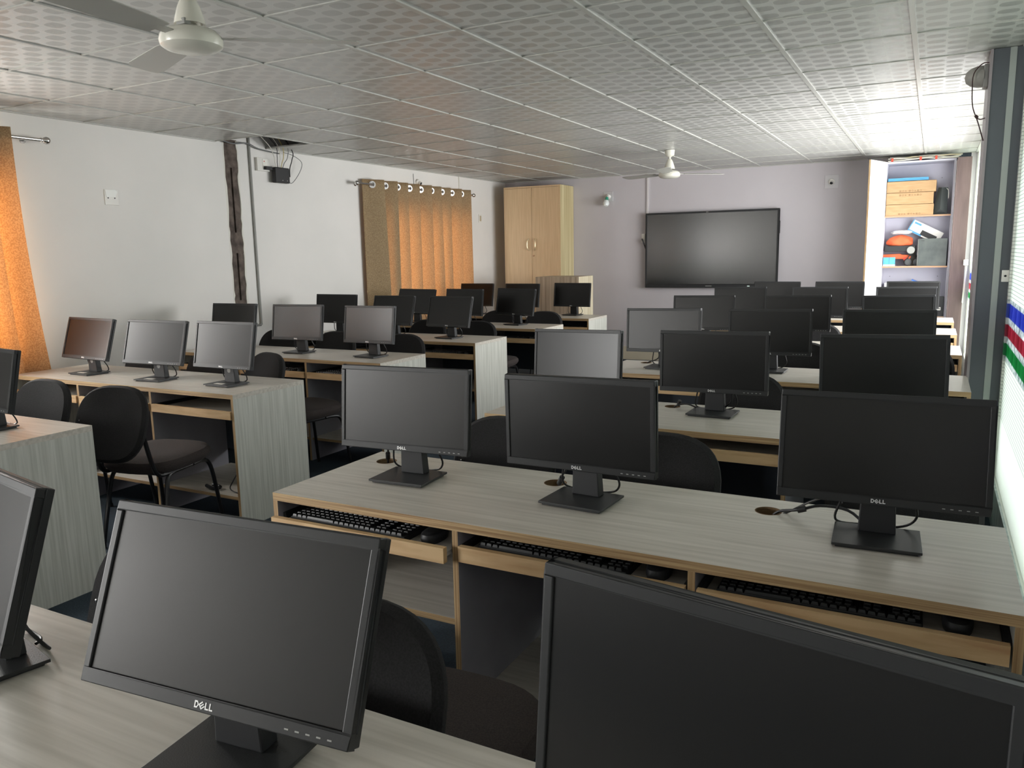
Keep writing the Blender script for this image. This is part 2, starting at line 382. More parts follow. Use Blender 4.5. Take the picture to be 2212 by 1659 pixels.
# ceiling tiles with one tile missing over the router
GX, GY, T6 = -3.144, 3.224, 0.6
HOLE = (-4.944, 5.024)
xs = sorted({LW, RW, *[GX+T6*i for i in range(-12, 12) if LW < GX+T6*i < RW]}); ys = sorted({RY, BW, *[GY+T6*i for i in range(-20, 20) if RY < GY+T6*i < BW]})
mb = MB()
for i in range(len(xs)-1):
    for j in range(len(ys)-1):
        if xs[i+1] < -4.9 and 5.0 < ys[j] < 5.1: continue
        mb.box(xs[i]+0.001, xs[i+1]-0.001, ys[j]+0.001, ys[j+1]-0.001, CZ+0.003, CZ+0.012)
struct(mb.build('ceiling', CEIL, fix=False))
mb = MB(); hw = 0.012
for x in xs[1:-1]: mb.box(x-hw, x+hw, RY, BW, CZ-0.004, CZ+0.0028)
for y in ys[1:-1]:
    mb.box(LW, RW, y-hw*0.45, y+hw*0.45, CZ-0.002, CZ+0.0028)
struct(mb.build('trim_1', TBAR))
mb = MB()
mb.box(LW, LW+0.02, RY, 5.03, CZ-0.006, CZ+0.003); mb.box(LW, LW+0.02, 5.62, BW, CZ-0.006, CZ+0.003)
mb.box(RW-0.02, RW, RY, BW, CZ-0.006, CZ+0.003); mb.box(LW, RW, BW-0.02, BW, CZ-0.006, CZ+0.003)
struct(mb.build('trim_2', TBAR))
# bare strip in the left wall
mb = MB(); x = LW
mb.box(x-0.14, x-0.025, CH0, CH1, 0.9, 2.50, 0)
for z0, z1 in ((2.26, 2.50), (1.52, 1.70), (0.9, 1.10)): mb.box(x-0.03, x-0.004, CH0+0.004, CH1-0.004, z0, z1, 0)
for z0, z1 in ((1.70, 2.26), (1.10, 1.52)):
    mb.box(x-0.03, x-0.008, CH0+0.004, CH0+0.070, z0, z1, 0); mb.box(x-0.03, x-0.008, CH0+0.092, CH1-0.004, z0, z1, 0)
struct(mb.build('trim_3', BRICK))
mb = MB(); rnd = random.Random(3)
for side, y in ((-1, CH0), (1, CH1)):
    pts = []; z = 0.95
    prev = 0.006
    while z < 2.46:
        nz = z+rnd.uniform(0.03, 0.09); w = rnd.uniform(0.002, 0.016)
        yy = y-side*w
        mb.add([(x+0.001, y+side*0.006, z), (x+0.001, y-side*prev, z), (x+0.001, yy, nz), (x+0.001, y+side*0.006, nz),
                (x-0.02, y+side*0.006, z), (x-0.02, y-side*prev, z), (x-0.02, yy, nz), (x-0.02, y+side*0.006, nz)],
               [(0, 1, 2, 3), (1, 5, 6, 2), (0, 4, 5, 1), (3, 2, 6, 7), (0, 3, 7, 4)])
        z = nz; prev = w
struct(mb.build('trim_4', PLASTER))
# charcoal column with a pale strip, standing off the right wall
mb = MB(); c0, c1 = 4.985, 5.35
mb.box(0.205, 0.50, c0, c1, 0, CZ, 0)
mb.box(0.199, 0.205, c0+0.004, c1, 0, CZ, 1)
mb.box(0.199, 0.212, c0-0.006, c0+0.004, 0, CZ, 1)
mb.box(0.286, 0.316, c0-0.004, c0, 0, CZ, 2)
struct(mb.build('trim_5', [COLM, COLS, STRIP]))
# brown wooden post by the wall cabinet
mb = MB(); mb.box(0.165, 0.30, 9.86, 9.98, 0, 2.385); mb.box(0.158, 0.170, 9.85, 9.99, 0, 2.36); struct(mb.build('trim_6', BROWNP, bevel=0.004))

# ------------------------------------------------------------------ desks
SIDES = {'left': 'left-hand', 'right': 'right-hand'}
def desk(label, x0, x1, y0, D, lam_end, shelves, pulled=(), holes=()):
    root = thing('computer_desk', label, 'desk', ((x0+x1)/2, y0, 0), 0, 'wood-look computer desks in two blocks')
    w = x1-x0; h = w/2; t = 0.018; tz = -0.013 if lam_end else 0.016
    top = MB(); top.box(-h, h, 0, D, 0.725, 0.75, (0, 1, 0)).build('desktop', [LAMX, PLY], root)
    dt = root.children[0]
    if holes:
        cut = MB(); 
        for (hx, hy) in holes: cut.lathe([(0.034, 0.6), (0.034, 0.9)], (hx-(x0+x1)/2, hy-y0, 0), 28, 0)
        co = cut.build('cutter', MATS['plywood_edge'])
        co.location = root.location
        bpy.context.view_layer.update()
        bo = dt.modifiers.new('hole', 'BOOLEAN'); bo.object = co; bo.operation = 'DIFFERENCE'; bo.solver = 'EXACT'
        dg = bpy.context.evaluated_depsgraph_get(); me = bpy.data.meshes.new_from_object(dt.evaluated_get(dg))
        dt.modifiers.clear(); dt.data = me
        bpy.data.objects.remove(co)
        for (hx, hy) in holes:
            g = MB(); g.lathe([(0.034, 0.7255), (0.034, 0.7506), (0.0365, 0.7506), (0.0365, 0.7495), (0.0355, 0.7255)], (hx-(x0+x1)/2, hy-y0, 0), 28)
            g.build('cable_hole_rim', mat('brown_hole_rim', srgb(104, 74, 44), 0.7), root)
    # band of ply under the desktop front
    for s in (-1, 1):
        a, b = (-h, -h+t) if s < 0 else (h-t, h)
        MB().box(a, b, 0, D, 0, 0.7248, (0, 1, 0)).build('end_panel', [LAMZ if s > 0 or lam_end else INNER, PLYZ], root)
    n = 3; pitch = (w-t)/n
    dv = [-h+t/2+pitch*i for i in range(n+1)]
    for i in (1, 2): MB().box(dv[i]-t/2, dv[i]+t/2, 0.003, D-0.02, 0, 0.7248, (0, 1, 0)).build('divider', [INNER, PLYZ], root)
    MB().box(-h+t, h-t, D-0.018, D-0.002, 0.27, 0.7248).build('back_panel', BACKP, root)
    for i in range(n):
        a, b = dv[i]+t/2+0.002, dv[i+1]-t/2-0.002
        pull = 0.03 if i in pulled else 0.0
        tr = MB(); tr.box(a+0.012, b-0.012, 0.012-pull, 0.40-pull, 0.634+tz, 0.646+tz, 0).build('keyboard_tray', LAMX, root)
        tro = root.children[-1] if root.children[-1].name.startswith('keyboard_tray') else [c for c in root.children if c.name.startswith('keyboard_tray')][-1]
        MB().box(a+0.003, b-0.003, -0.006-pull, 0.012-pull, 0.624+tz, 0.668+tz, 0).build('tray_front', PINE, tro)
        for q0 in (a, b-0.011): MB().box(q0, q0+0.011, 0.02, 0.38, 0.636+tz, 0.666+tz).build('drawer_runner', BLACKM, root)
        z = shelves[i]
        MB().box(a-0.0015, b+0.0015, 0.02, D-0.004 if z < 0.25 else D-0.05, z-t, z, (0, 1, 0)).build('shelf', [LAMX, PLY], root)
    return root
XL0, XL1, DL = -5.285, -3.284, 0.548
XR0, XR1, DR = -1.786, 0.2045, 0.560
LY = [1.627, 2.986, 4.282, 5.555, 6.772, 7.997]; RYs = [0.364, 1.753, 3.089, 4.460, 5.961, 7.311, 8.488]
ordl = ['nearest left-hand desk, cut by the left edge of the photo', 'second left-hand desk from the front, with three brown-grey screens, by the orange curtain',
        'third left-hand desk from the front, carrying the two shiny silver-lit screens', 'fourth left-hand desk from the front, its tall bright end panel beside the aisle',
        'fifth left-hand desk from the front, one before the farthest', 'farthest desk of the left-hand block, in front of the pale podium']
ordr = ['nearest desk at the bottom of the photo, under the two biggest monitors', 'desk with three round cable holes, second from the front on the right',
        'third desk from the front in the right-hand block, behind the black centre monitor', 'fourth right-hand desk from the front, its right corner beside the charcoal column',
        'fifth desk from the front in the right-hand block, mostly hidden by monitors', 'sixth right-hand desk from the front, its corner seen by the white wall strip',
        'farthest desk of the right-hand block, in front of the open wall cabinet']
shl = [(0.17,)*3, (0.17,)*3, (0.17, 0.17, 0.17), (0.17, 0.17, 0.36), (0.17,)*3, (0.17,)*3]
for y, l, s in zip(LY, ordl, shl): desk('pale ' + l, XL0, XL1, y, DL, True, s)
shr = [(0.17,)*3, (0.455, 0.19, 0.17)]+[(0.17,)*3]*5
rh = [[], [(-1.684, 2.207), (-1.022, 2.207), (-0.366, 2.201)], [(-1.60, 3.56), (-1.041, 3.562)], [(-1.62, 4.93)], [], [], []]
for i, (y, l, s) in enumerate(zip(RYs, ordr, shr)): desk('pale ' + l, XR0, XR1, y, DR, False, s, (0,) if i == 1 else (), rh[i])

# ------------------------------------------------------------------ monitors
Wm, Hm, HB, BWD, BD, PO = 0.4726, 0.2708, 0.102, 0.199, 0.164, 0.034
def logo_mesh():
    m = MB(); h = 0.0095; s = 0.0019; x = -0.017
    m.box(x, x+s, -0.0006, 0, 0, h); m.prism([(x+s, h), (x+s, h-s), (x+0.0045, h-s*1.2), (x+0.0058, h*0.5), (x+0.0045, s*1.2), (x+s, s), (x+s, 0), (x+0.005, 0), (x+0.0078, h*0.5), (x+0.005, h)], -0.0006, 0)
    ex = x+0.0132
    for k in (-1, 0, 1):
        T = Matrix.Translation((ex, 0, h/2)) @ Matrix.Rotation(math.radians(-38), 4, 'Y')
        m.box(-0.0034, 0.0034, -0.0006, 0, k*0.0033-s/2.2, k*0.0033+s/2.2, 0, T)
    T = Matrix.Translation((ex, 0, h/2)) @ Matrix.Rotation(math.radians(-38), 4, 'Y'); m.box(-0.0042, -0.0026, -0.0006, 0, -0.0042, 0.0042, 0, T)
    for lx in (x+0.0188, x+0.0262): m.box(lx, lx+s, -0.0006, 0, 0, h); m.box(lx+s, lx+0.0062, -0.0006, 0, 0, s)
    return m
def make_monitor():
    root = thing('computer_monitor', 'x', 'monitor')
    m = MB(); bz, bt, bb = 0.0125, 0.015, 0.021; h = Wm/2
    m.box(-h, h, 0, 0.016, 0, bb); m.box(-h, h, 0, 0.016, Hm-bt, Hm); m.box(-h, -h+bz, 0, 0.016, bb, Hm-bt); m.box(h-bz, h, 0, 0.016, bb, Hm-bt)
    m.box(-h, h, 0.016, 0.030, 0, Hm)
    housing = m.build('housing', SIDE, root, bevel=0.0018)
    b = MB(); b.v = []; T = Matrix.Rotation(-PI/2, 4, 'X')
    b.frust((-h+0.03, h-0.03, -Hm+0.02, -0.03), (-h+0.07, h-0.07, -Hm+0.05, -0.055), 0.030, 0.052, 0, T)
    b.build('back_cover', BLACK, housing)
    MB().box(-h+bz, h-bz, 0.0035, 0.0158, bb, Hm-bt).build('screen', SCREEN, housing)
    logo_mesh().build('brand_logo', LOGO, housing, loc=(0, 0, 0.0055))
    q = MB()
    for k in range(5): q.box(h-0.10+k*0.017, h-0.0935+k*0.017, -0.0004, 0.001, 0.0075, 0.0095)
    q.build('control_button', GREYP, housing)
    n = MB(); n.frust((-0.044, 0.044, 0.026, 0.062), (-0.037, 0.037, 0.022, 0.052), 0.012, 0.165); n.build('stand_neck', BLACKM, root, bevel=0.003)
    g = MB(); g.box(-BWD/2, BWD/2, -BD/2, BD/2, 0.006, 0.0125); g.box(-BWD/2+0.008, BWD/2-0.008, -BD/2+0.008, BD/2-0.008, 0, 0.006); g.build('stand_base', BLACK, root, bevel=0.001)
    c = MB()
    c.tube([(-0.075, 0.045, 0.15), (-0.085, 0.05, 0.085), (-0.10, 0.075, 0.03), (-0.085, 0.10, 0.006), (-0.02, 0.105, 0.005), (0.0, 0.09, 0.006)], 0.0032, 7)
    c.build('signal_cable', WIREB, root, smooth=True)
    c = MB(); c.tube([(0.07, 0.045, 0.15), (0.085, 0.05, 0.09), (0.09, 0.07, 0.05), (0.07, 0.09, 0.02), (0.03, 0.10, 0.006), (0.0, 0.10, 0.005)], 0.0032, 7)
    c.build('power_cable', WIREB, root, smooth=True)
    return root
MON = {
'R0a':(-1.492,0.727,-13.0,17.8,1.6),'R0b':(-0.861,0.719,5.8,21.3,-0.7),'R0c':(-0.142,0.750,-8.9,5.9,-0.1),
'R1a':(-1.479,2.050,3.2,5.9,0.3),'R1b':(-0.871,2.060,-3.7,1.1,1.2),'R1c':(-0.085,2.074,2.9,10.4,0.0),
'R2a':(-1.431,3.350,-11.0,5.9,1.6),'R2b':(-0.826,3.449,-1.3,3.5,0.9),'R2c':(-0.158,3.506,3.5,4.7,0.9),
'R3a':(-1.446,4.736,-3.3,4.5,1.0),'R3b':(-0.828,4.811,-0.3,5.1,0.9),'R3c':(-0.202,4.895,2.5,4.6,0.4),
'R4a':(-1.559,6.144,-0.2,6.3,0.6),'R4b':(-0.882,6.257,-0.8,5.2,0.9),'R4c':(-0.207,6.361,2.7,4.9,1.1),
'R5a':(-1.574,7.539,0.2,6.3,0.7),'R5b':(-0.885,7.596,-3.4,6.1,0.7),'R5c':(-0.192,7.675,1.7,4.6,0.5),
'R6a':(-1.450,8.767,-3.4,6.1,0.1),'R6b':(-0.835,8.780,-5.7,6.1,0.3),'R6c':(-0.165,8.841,0.4,5.7,0.2),
'L1a':(-3.650,1.931,-0.3,11.8,-1.8),
'L2a':(-4.821,3.214,-2.2,17.0,-0.4),'L2b':(-4.157,3.200,5.0,15.7,-0.3),'L2c':(-3.586,3.223,-1.8,11.8,0.4),
'L3a':(-4.937,4.560,-0.5,10.4,0.2),'L3b':(-4.262,4.560,2.5,9.0,0.4),'L3c':(-3.571,4.551,-5.0,8.4,0.7),
'L4a':(-4.968,5.854,0.0,6.7,-0.2),'L4b':(-4.326,5.850,-5.2,15.8,0.6),'L4c':(-3.707,5.829,-7.6,15.2,0.4),
'L5a':(-4.927,7.085,-1.3,18.2,-0.7),'L5b':(-4.220,6.952,-8.0,6.6,0.2),'L5c':(-3.732,7.137,-9.8,10.9,-0.6),
'L6a':(-4.852,8.281,-6.0,8.9,0.4),'L6b':(-4.208,8.229,-8.6,6.4,0.2),'L6c':(-3.655,8.410,-6.6,6.7,0.2)}
MONLAB = {
'R0a': 'black monitor cut off by the lower left edge, its base corner in view',
'R0b': 'big tilted black monitor at the bottom left, brand logo on its lower bezel',
'R0c': 'biggest black monitor, cut off by the lower right corner',
'R1a': 'black monitor left of the three on the desk with cable holes, above the empty aisle',
'R1b': 'near-black monitor in the middle of the desk with three cable holes',
'R1c': 'large black monitor right of three on the cable-hole desk, beside the tiled wall',
'R2a': 'grey-screened monitor with hidden stand, just behind and above the near-black centre monitor',
'R2b': 'black monitor on a square base with looped cable, middle of the third right-hand desk',
'R2c': 'black monitor at the right end of the third right-hand desk, its stand hidden',
'R3a': 'leftmost black monitor on the fourth right-hand desk, cables trailing at its left',
'R3b': 'middle black monitor on the fourth right-hand desk, bright edge along its right side',
'R3c': 'rightmost black monitor on the fourth right-hand desk, only its upper part in view',
'R4a': 'leftmost dark monitor on the fifth right-hand desk, its top just under the wall screen',
'R4b': 'middle dark monitor on the fifth right-hand desk',
'R4c': 'rightmost dark monitor on the fifth right-hand desk, below the open white cabinet door',
'R5a': 'leftmost dark monitor on the sixth right-hand desk, overlapping the foot of the wall screen',
'R5b': 'middle dark monitor on the sixth right-hand desk',
'R5c': 'rightmost dark monitor on the sixth right-hand desk',
'R6a': 'leftmost monitor on the farthest right-hand desk, just right of the wall screen foot',
'R6b': 'middle monitor on the farthest right-hand desk, left of the white cabinet door',
'R6c': 'rightmost monitor on the farthest right-hand desk, right in front of the open cabinet shelves',
'L1a': 'black monitor cut by the left edge, alone on the nearest left-hand desk',
'L2a': 'tilted brown-grey monitor nearest the orange curtain at the left, with cable hanging below',
'L2b': 'tilted brown-grey monitor in the middle of the second left-hand desk',
'L2c': 'tilted brown-grey monitor nearest the end panel of the second left-hand desk',
'L3a': 'blue-grey monitor under the bare wall strip, partly hidden by a nearer monitor',
'L3b': 'monitor whose screen shines brightest silver, on the third left-hand desk',
'L3c': 'monitor with an evenly pale grey screen at the aisle end of the third left-hand desk',
'L4a': 'dark monitor by the white wall, leftmost on the fourth left-hand desk',
'L4b': 'grey monitor in the middle of the fourth left-hand desk, below the curtain edge',
'L4c': 'grey monitor at the aisle end of the fourth left-hand desk, above the tall bright panel',
'L5a': 'dark monitor in front of the orange curtain, leftmost on the fifth left-hand desk',
'L5b': 'grey monitor in the middle of the fifth left-hand desk, before the curtain right edge',
'L5c': 'grey monitor at the aisle end of the fifth left-hand desk',
'L6a': 'dark brownish monitor leftmost on the farthest left-hand desk, beside the wall',
'L6b': 'dark monitor in front of the beech cupboard, middle of the farthest left-hand desk',
'L6c': 'dark monitor in front of the podium, aisle end of the farthest left-hand desk'}
proto = make_monitor(); firstm = True
for k, (x, y, yaw, tilt, roll) in MON.items():
    o = proto if firstm else copy_tree(proto); firstm = False
    o.location = (x, y, 0.7502); o.rotation_euler = (0, 0, math.radians(yaw)); tag(o, MONLAB[k], 'monitor', 'black computer monitors on the desks')
    for c in o.children:
        if c.name.startswith('housing'):
            c.rotation_mode = 'XYZ'
            rm = Matrix.Rotation(-math.radians(tilt), 4, 'X') @ Matrix.Translation((0, 0, Hm/2)) @ Matrix.Rotation(-math.radians(roll), 4, 'Y') @ Matrix.Translation((0, 0, -Hm/2))
            mm = Matrix.Translation((0, -PO, HB)) @ rm
            c.location = mm.to_translation(); c.rotation_euler = mm.to_euler()
        if k in ('R0b', 'R0a') and c.name.startswith('stand_neck'): pass
    if k.startswith('L2'):
        MB().box(-0.045, 0.025, -0.055, -0.028, 0.0126, 0.0132).build('sticker', STICK, o)
        MB().lathe([(0.014, 0), (0.014, 0.004), (0.009, 0.004)], (0, 0, 0), 16, 0, Matrix.Translation((0, 0.0275, 0.082)) @ Matrix.Rotation(PI/2, 4, 'X')).build('neck_cap', GREYP, o)
# loose leads running to the cable holes on the two nearest right-hand desks
def lead(name, label, pts, r=0.0035, m=WIREB, cat='cable', blob=None):
    b = MB(); b.tube(pts, r, 8)
    if blob: b.tube([blob[0], blob[1]], 0.0085, 10, smooth=0)
    return tag(b.build(name, m, smooth=True), label, cat)
lead('monitor_lead', 'black lead dropping into the round hole behind the left monitor', [(-1.60, 2.09, 0.86), (-1.655, 2.18, 0.80), (-1.676, 2.205, 0.755), (-1.684, 2.21, 0.70)], blob=((-1.664, 2.19, 0.785), (-1.674, 2.203, 0.763)))
lead('monitor_lead', 'black lead running to the hole beside the near-black centre monitor', [(-0.93, 2.12, 0.85), (-0.975, 2.15, 0.79), (-0.985, 2.16, 0.765), (-1.0, 2.19, 0.754), (-1.018, 2.206, 0.73)], blob=((-0.972, 2.150, 0.79), (-0.988, 2.162, 0.765)))
lead('monitor_lead', 'knotted black lead arching from the right-hand cable hole to the large monitor', [(-0.36, 2.20, 0.73), (-0.335, 2.19, 0.757), (-0.28, 2.17, 0.775), (-0.23, 2.18, 0.79), (-0.16, 2.17, 0.79), (-0.11, 2.14, 0.765), (-0.07, 2.13, 0.757)], 0.004, blob=((-0.285, 2.172, 0.773), (-0.265, 2.172, 0.78)))
lead('monitor_lead', 'thin black lead behind the arching one on the cable-hole desk', [(-0.352, 2.205, 0.735), (-0.31, 2.20, 0.757), (-0.26, 2.20, 0.79), (-0.20, 2.16, 0.83), (-0.16, 2.14, 0.85)], 0.003)
lead('monitor_lead', 'black leads by the hole beside the third desk middle monitor', [(-1.041, 3.562, 0.73), (-1.02, 3.55, 0.757), (-0.96, 3.52, 0.775), (-0.90, 3.52, 0.757), (-0.82, 3.50, 0.757), (-0.76, 3.50, 0.80), (-0.75, 3.48, 0.85)], 0.004, blob=((-1.01, 3.548, 0.76), (-1.0, 3.54, 0.785)))
lead('monitor_lead', 'black leads trailing left of the fourth right-hand desk monitor', [(-1.62, 4.93, 0.735), (-1.60, 4.92, 0.757), (-1.55, 4.90, 0.775), (-1.52, 4.88, 0.80), (-1.50, 4.80, 0.86)], 0.004)

# ------------------------------------------------------------------ chairs
def make_chair():
    root = thing('office_chair', 'x', 'chair')
    T = Matrix.Translation((0, 0, 0.452)) @ Matrix.Rotation(math.radians(3), 4, 'X')
    MB().pad(0.47, 0.45, 0.075, 3.0, T=T, taper=0.10).build('seat', FABRICB, root, smooth=True)
    T = Matrix.Translation((0, -0.268, 0.68)) @ Matrix.Rotation(math.radians(71), 4, 'X') @ Matrix.Rotation(PI, 4, 'Y')
    MB().pad(0.43, 0.385, 0.055, 2.7, T=T @ Matrix.Rotation(PI, 4, 'Z'), bend=-0.018, taper=0.0).build('backrest', FABRIC, root, smooth=True)
    for s in (-1, 1):
        MB().tube([(s*0.165, -0.278, 0.72), (s*0.165, -0.25, 0.59), (s*0.17, -0.222, 0.47), (s*0.172, -0.19, 0.412), (s*0.172, -0.12, 0.402), (s*0.172, 0.05, 0.404)], 0.011, 8).build('back_frame', TUBE, root, smooth=True)
        MB().tube([(s*0.172, 0.06, 0.404), (s*0.172, 0.13, 0.404), (s*0.174, 0.175, 0.385), (s*0.182, 0.20, 0.30), (s*0.20, 0.235, 0.012)], 0.011, 8).build('leg', TUBE, root, smooth=True)
        MB().tube([(s*0.172, -0.02, 0.402), (s*0.172, -0.09, 0.400), (s*0.174, -0.13, 0.380), (s*0.182, -0.155, 0.30), (s*0.20, -0.215, 0.012)], 0.011, 8).build('leg', TUBE, root, smooth=True)
    MB().tube([(-0.172, -0.15, 0.403), (0.172, -0.15, 0.403)], 0.010, 8, smooth=0).build('crossbar', TUBE, root, smooth=True)
    MB().tube([(-0.172, 0.12, 0.403), (0.172, 0.12, 0.403)], 0.010, 8, smooth=0).build('crossbar', TUBE, root, smooth=True)
    c = MB()
    for s in (-1, 1):
        for yy in (0.2362, -0.2162): c.lathe([(0.014, 0), (0.014, 0.02)], (s*0.20, yy, 0), 10)
    c.build('foot_cap', BLACKM, root)
    k = MB(); k.lathe([(0.004, 0), (0.004, 0.004), (0.002, 0.005)], (0, 0, 0), 10, 0, Matrix.Translation((-0.165, -0.310, 0.70)) @ Matrix.Rotation(PI/2, 4, 'X')); k.build('back_screw', CHROME, root)
    return root
CH = [(-4.12, 2.715, 4, 'black chair nearest the orange curtain, left of the chair seen whole from behind'),
      (-3.57, 2.71, 10, 'black chair seen whole from behind, brown-black seat, at the second left-hand desk'),
      (-4.98, 2.62, 5, 'black chair mostly hidden behind the monitor cut by the left edge'),
      (-4.98, 4.03, 0, 'black chair by the white wall, peeping out left of the middle brown-grey monitor'),
      (-4.33, 4.02, 4, 'black chair back showing between two brown-grey monitors of the second left-hand desk'),
      (-3.74, 4.00, -14, 'black chair with its seat and legs showing in the aisle behind the second left-hand desk'),
      (-4.95, 5.31, 0, 'black chair back left of the brightest silver screen, near the pipe on the wall'),
      (-4.32, 5.31, 0, 'black chair back between the two shiny screens of the third left-hand desk'),
      (-3.68, 5.30, 6, 'black chair back just right of the pale grey screen, behind the third left-hand desk'),
      (-4.22, 6.52, 0, 'black chair back below the curtain, left of two behind the fourth left-hand desk'),
      (-3.68, 6.52, 0, 'black chair back right of two behind the fourth left-hand desk, near its aisle end'),
      (-4.12, 7.74, 0, 'black chair back left of two behind the fifth left-hand desk'),
      (-3.60, 7.74, 4, 'black chair back behind the aisle-end monitor of the fifth left-hand desk'),
      (-1.50, 1.38, 0, 'black chair back at the lower left, showing left of the big tilted monitor'),
      (-0.90, 1.28, 2, 'black chair with dark seat between the two nearest monitors at the bottom'),
      (-1.38, 2.80, 0, 'black chair back showing at the left edge of the near-black centre monitor'),
      (-0.78, 2.77, 0, 'large black chair back right of the near-black centre monitor'),
      (-0.04, 2.84, 0, 'black chair hidden behind the large monitor with its tiled wall beside'),
      (-0.80, 4.20, 0, 'black chair back under the middle monitor of the third right-hand desk'),
      (-1.40, 5.71, 0, 'black chair back behind the leftmost monitor stand of the fourth right-hand desk'),
      (-0.74, 5.66, 0, 'black chair back under the middle monitor of the fourth right-hand desk'),
      (-0.06, 5.71, 0, 'black chair at the right end behind the fourth right-hand desk, by the column'),
      (-0.82, 7.06, 0, 'black chair back under the middle monitor of the fifth right-hand desk')]
pc = make_chair(); f = True
for x, y, a, l in CH:
    o = pc if f else copy_tree(pc); f = False
    o.location = (x, y, 0); o.rotation_euler = (0, 0, math.radians(a)); tag(o, l, 'chair', 'black office chairs at the desks')

# ------------------------------------------------------------------ keyboards and mice
def make_keyboard():
    root = thing('keyboard', 'x', 'keyboard')
    MB().frust((-0.22, 0.22, -0.065, 0.065), (-0.217, 0.217, -0.062, 0.062), 0, 0.016).build('body', BLACKM, root, bevel=0.002)
    k = MB()
    for r_ in range(6):
        y = -0.052+r_*0.0195+(0.006 if r_ == 5 else 0)
        xk = -0.212
        while xk < 0.205:
            w = 0.0165
            if r_ == 0 and -0.155 < xk < -0.07: w = 0.105
            if -0.079 < xk-0.15 < -0.070: pass
            if not (0.075 < xk < 0.083 or 0.135 < xk < 0.142): k.frust((xk, xk+w, y-0.008, y+0.008), (xk+0.002, xk+w-0.002, y-0.006, y+0.0065), 0.016, 0.0235)
            xk += w+0.003
    k.build('keycaps', BLACK, root)
    return root
def make_mouse():
    root = thing('mouse', 'x', 'mouse')
    MB().pad(0.06, 0.105, 0.034, 2.4, T=Matrix.Translation((0, 0, 0.017))).build('shell', BLACKM, root, smooth=True)
    MB().lathe([(0.007, -0.003), (0.007, 0.003)], (0, 0, 0), 14, 0, Matrix.Translation((0, 0.028, 0.031)) @ Matrix.Rotation(PI/2, 4, 'Y')).build('wheel', GREYP, root)
    return root
def bay(x0, x1, i): p = (x1-x0-0.018)/3; return x0+0.009+p*(i+0.5)
KB = [('R', 1, 0, 'left tray of the desk with cable holes'), ('R', 1, 1, 'middle tray of the desk with cable holes'), ('R', 1, 2, 'right tray of the desk with cable holes'),
      ('L', 2, 1, 'middle tray of the third left-hand desk'), ('L', 2, 2, 'aisle-end tray of the third left-hand desk'), ('L', 3, 1, 'middle tray of the fourth left-hand desk'),
      ('L', 3, 2, 'aisle-end tray of the fourth left-hand desk'), ('L', 4, 2, 'aisle-end tray of the fifth left-hand desk')]
pk, pm = make_keyboard(), make_mouse(); f = True
for s, d, i, l in KB:
    a, m_ = (pk, pm) if f else (copy_tree(pk), copy_tree(pm)); f = False
    x = bay(XR0, XR1, i) if s == 'R' else bay(XL0, XL1, i); y = (RYs if s == 'R' else LY)[d]+0.10
    if s == 'R' and d == 1 and i == 0: y -= 0.03
    zk = 0.6462+(0.016 if s == 'R' else -0.013); a.location = (x-0.06, y, zk); a.rotation_euler = (0, 0, math.radians(random.uniform(-2, 2))); tag(a, 'black keyboard in the ' + l, 'keyboard', 'keyboards in the desk trays')
    m_.location = (x+0.225, y-0.01, zk); tag(m_, 'black mouse in the ' + l, 'mouse', 'mice in the desk trays')

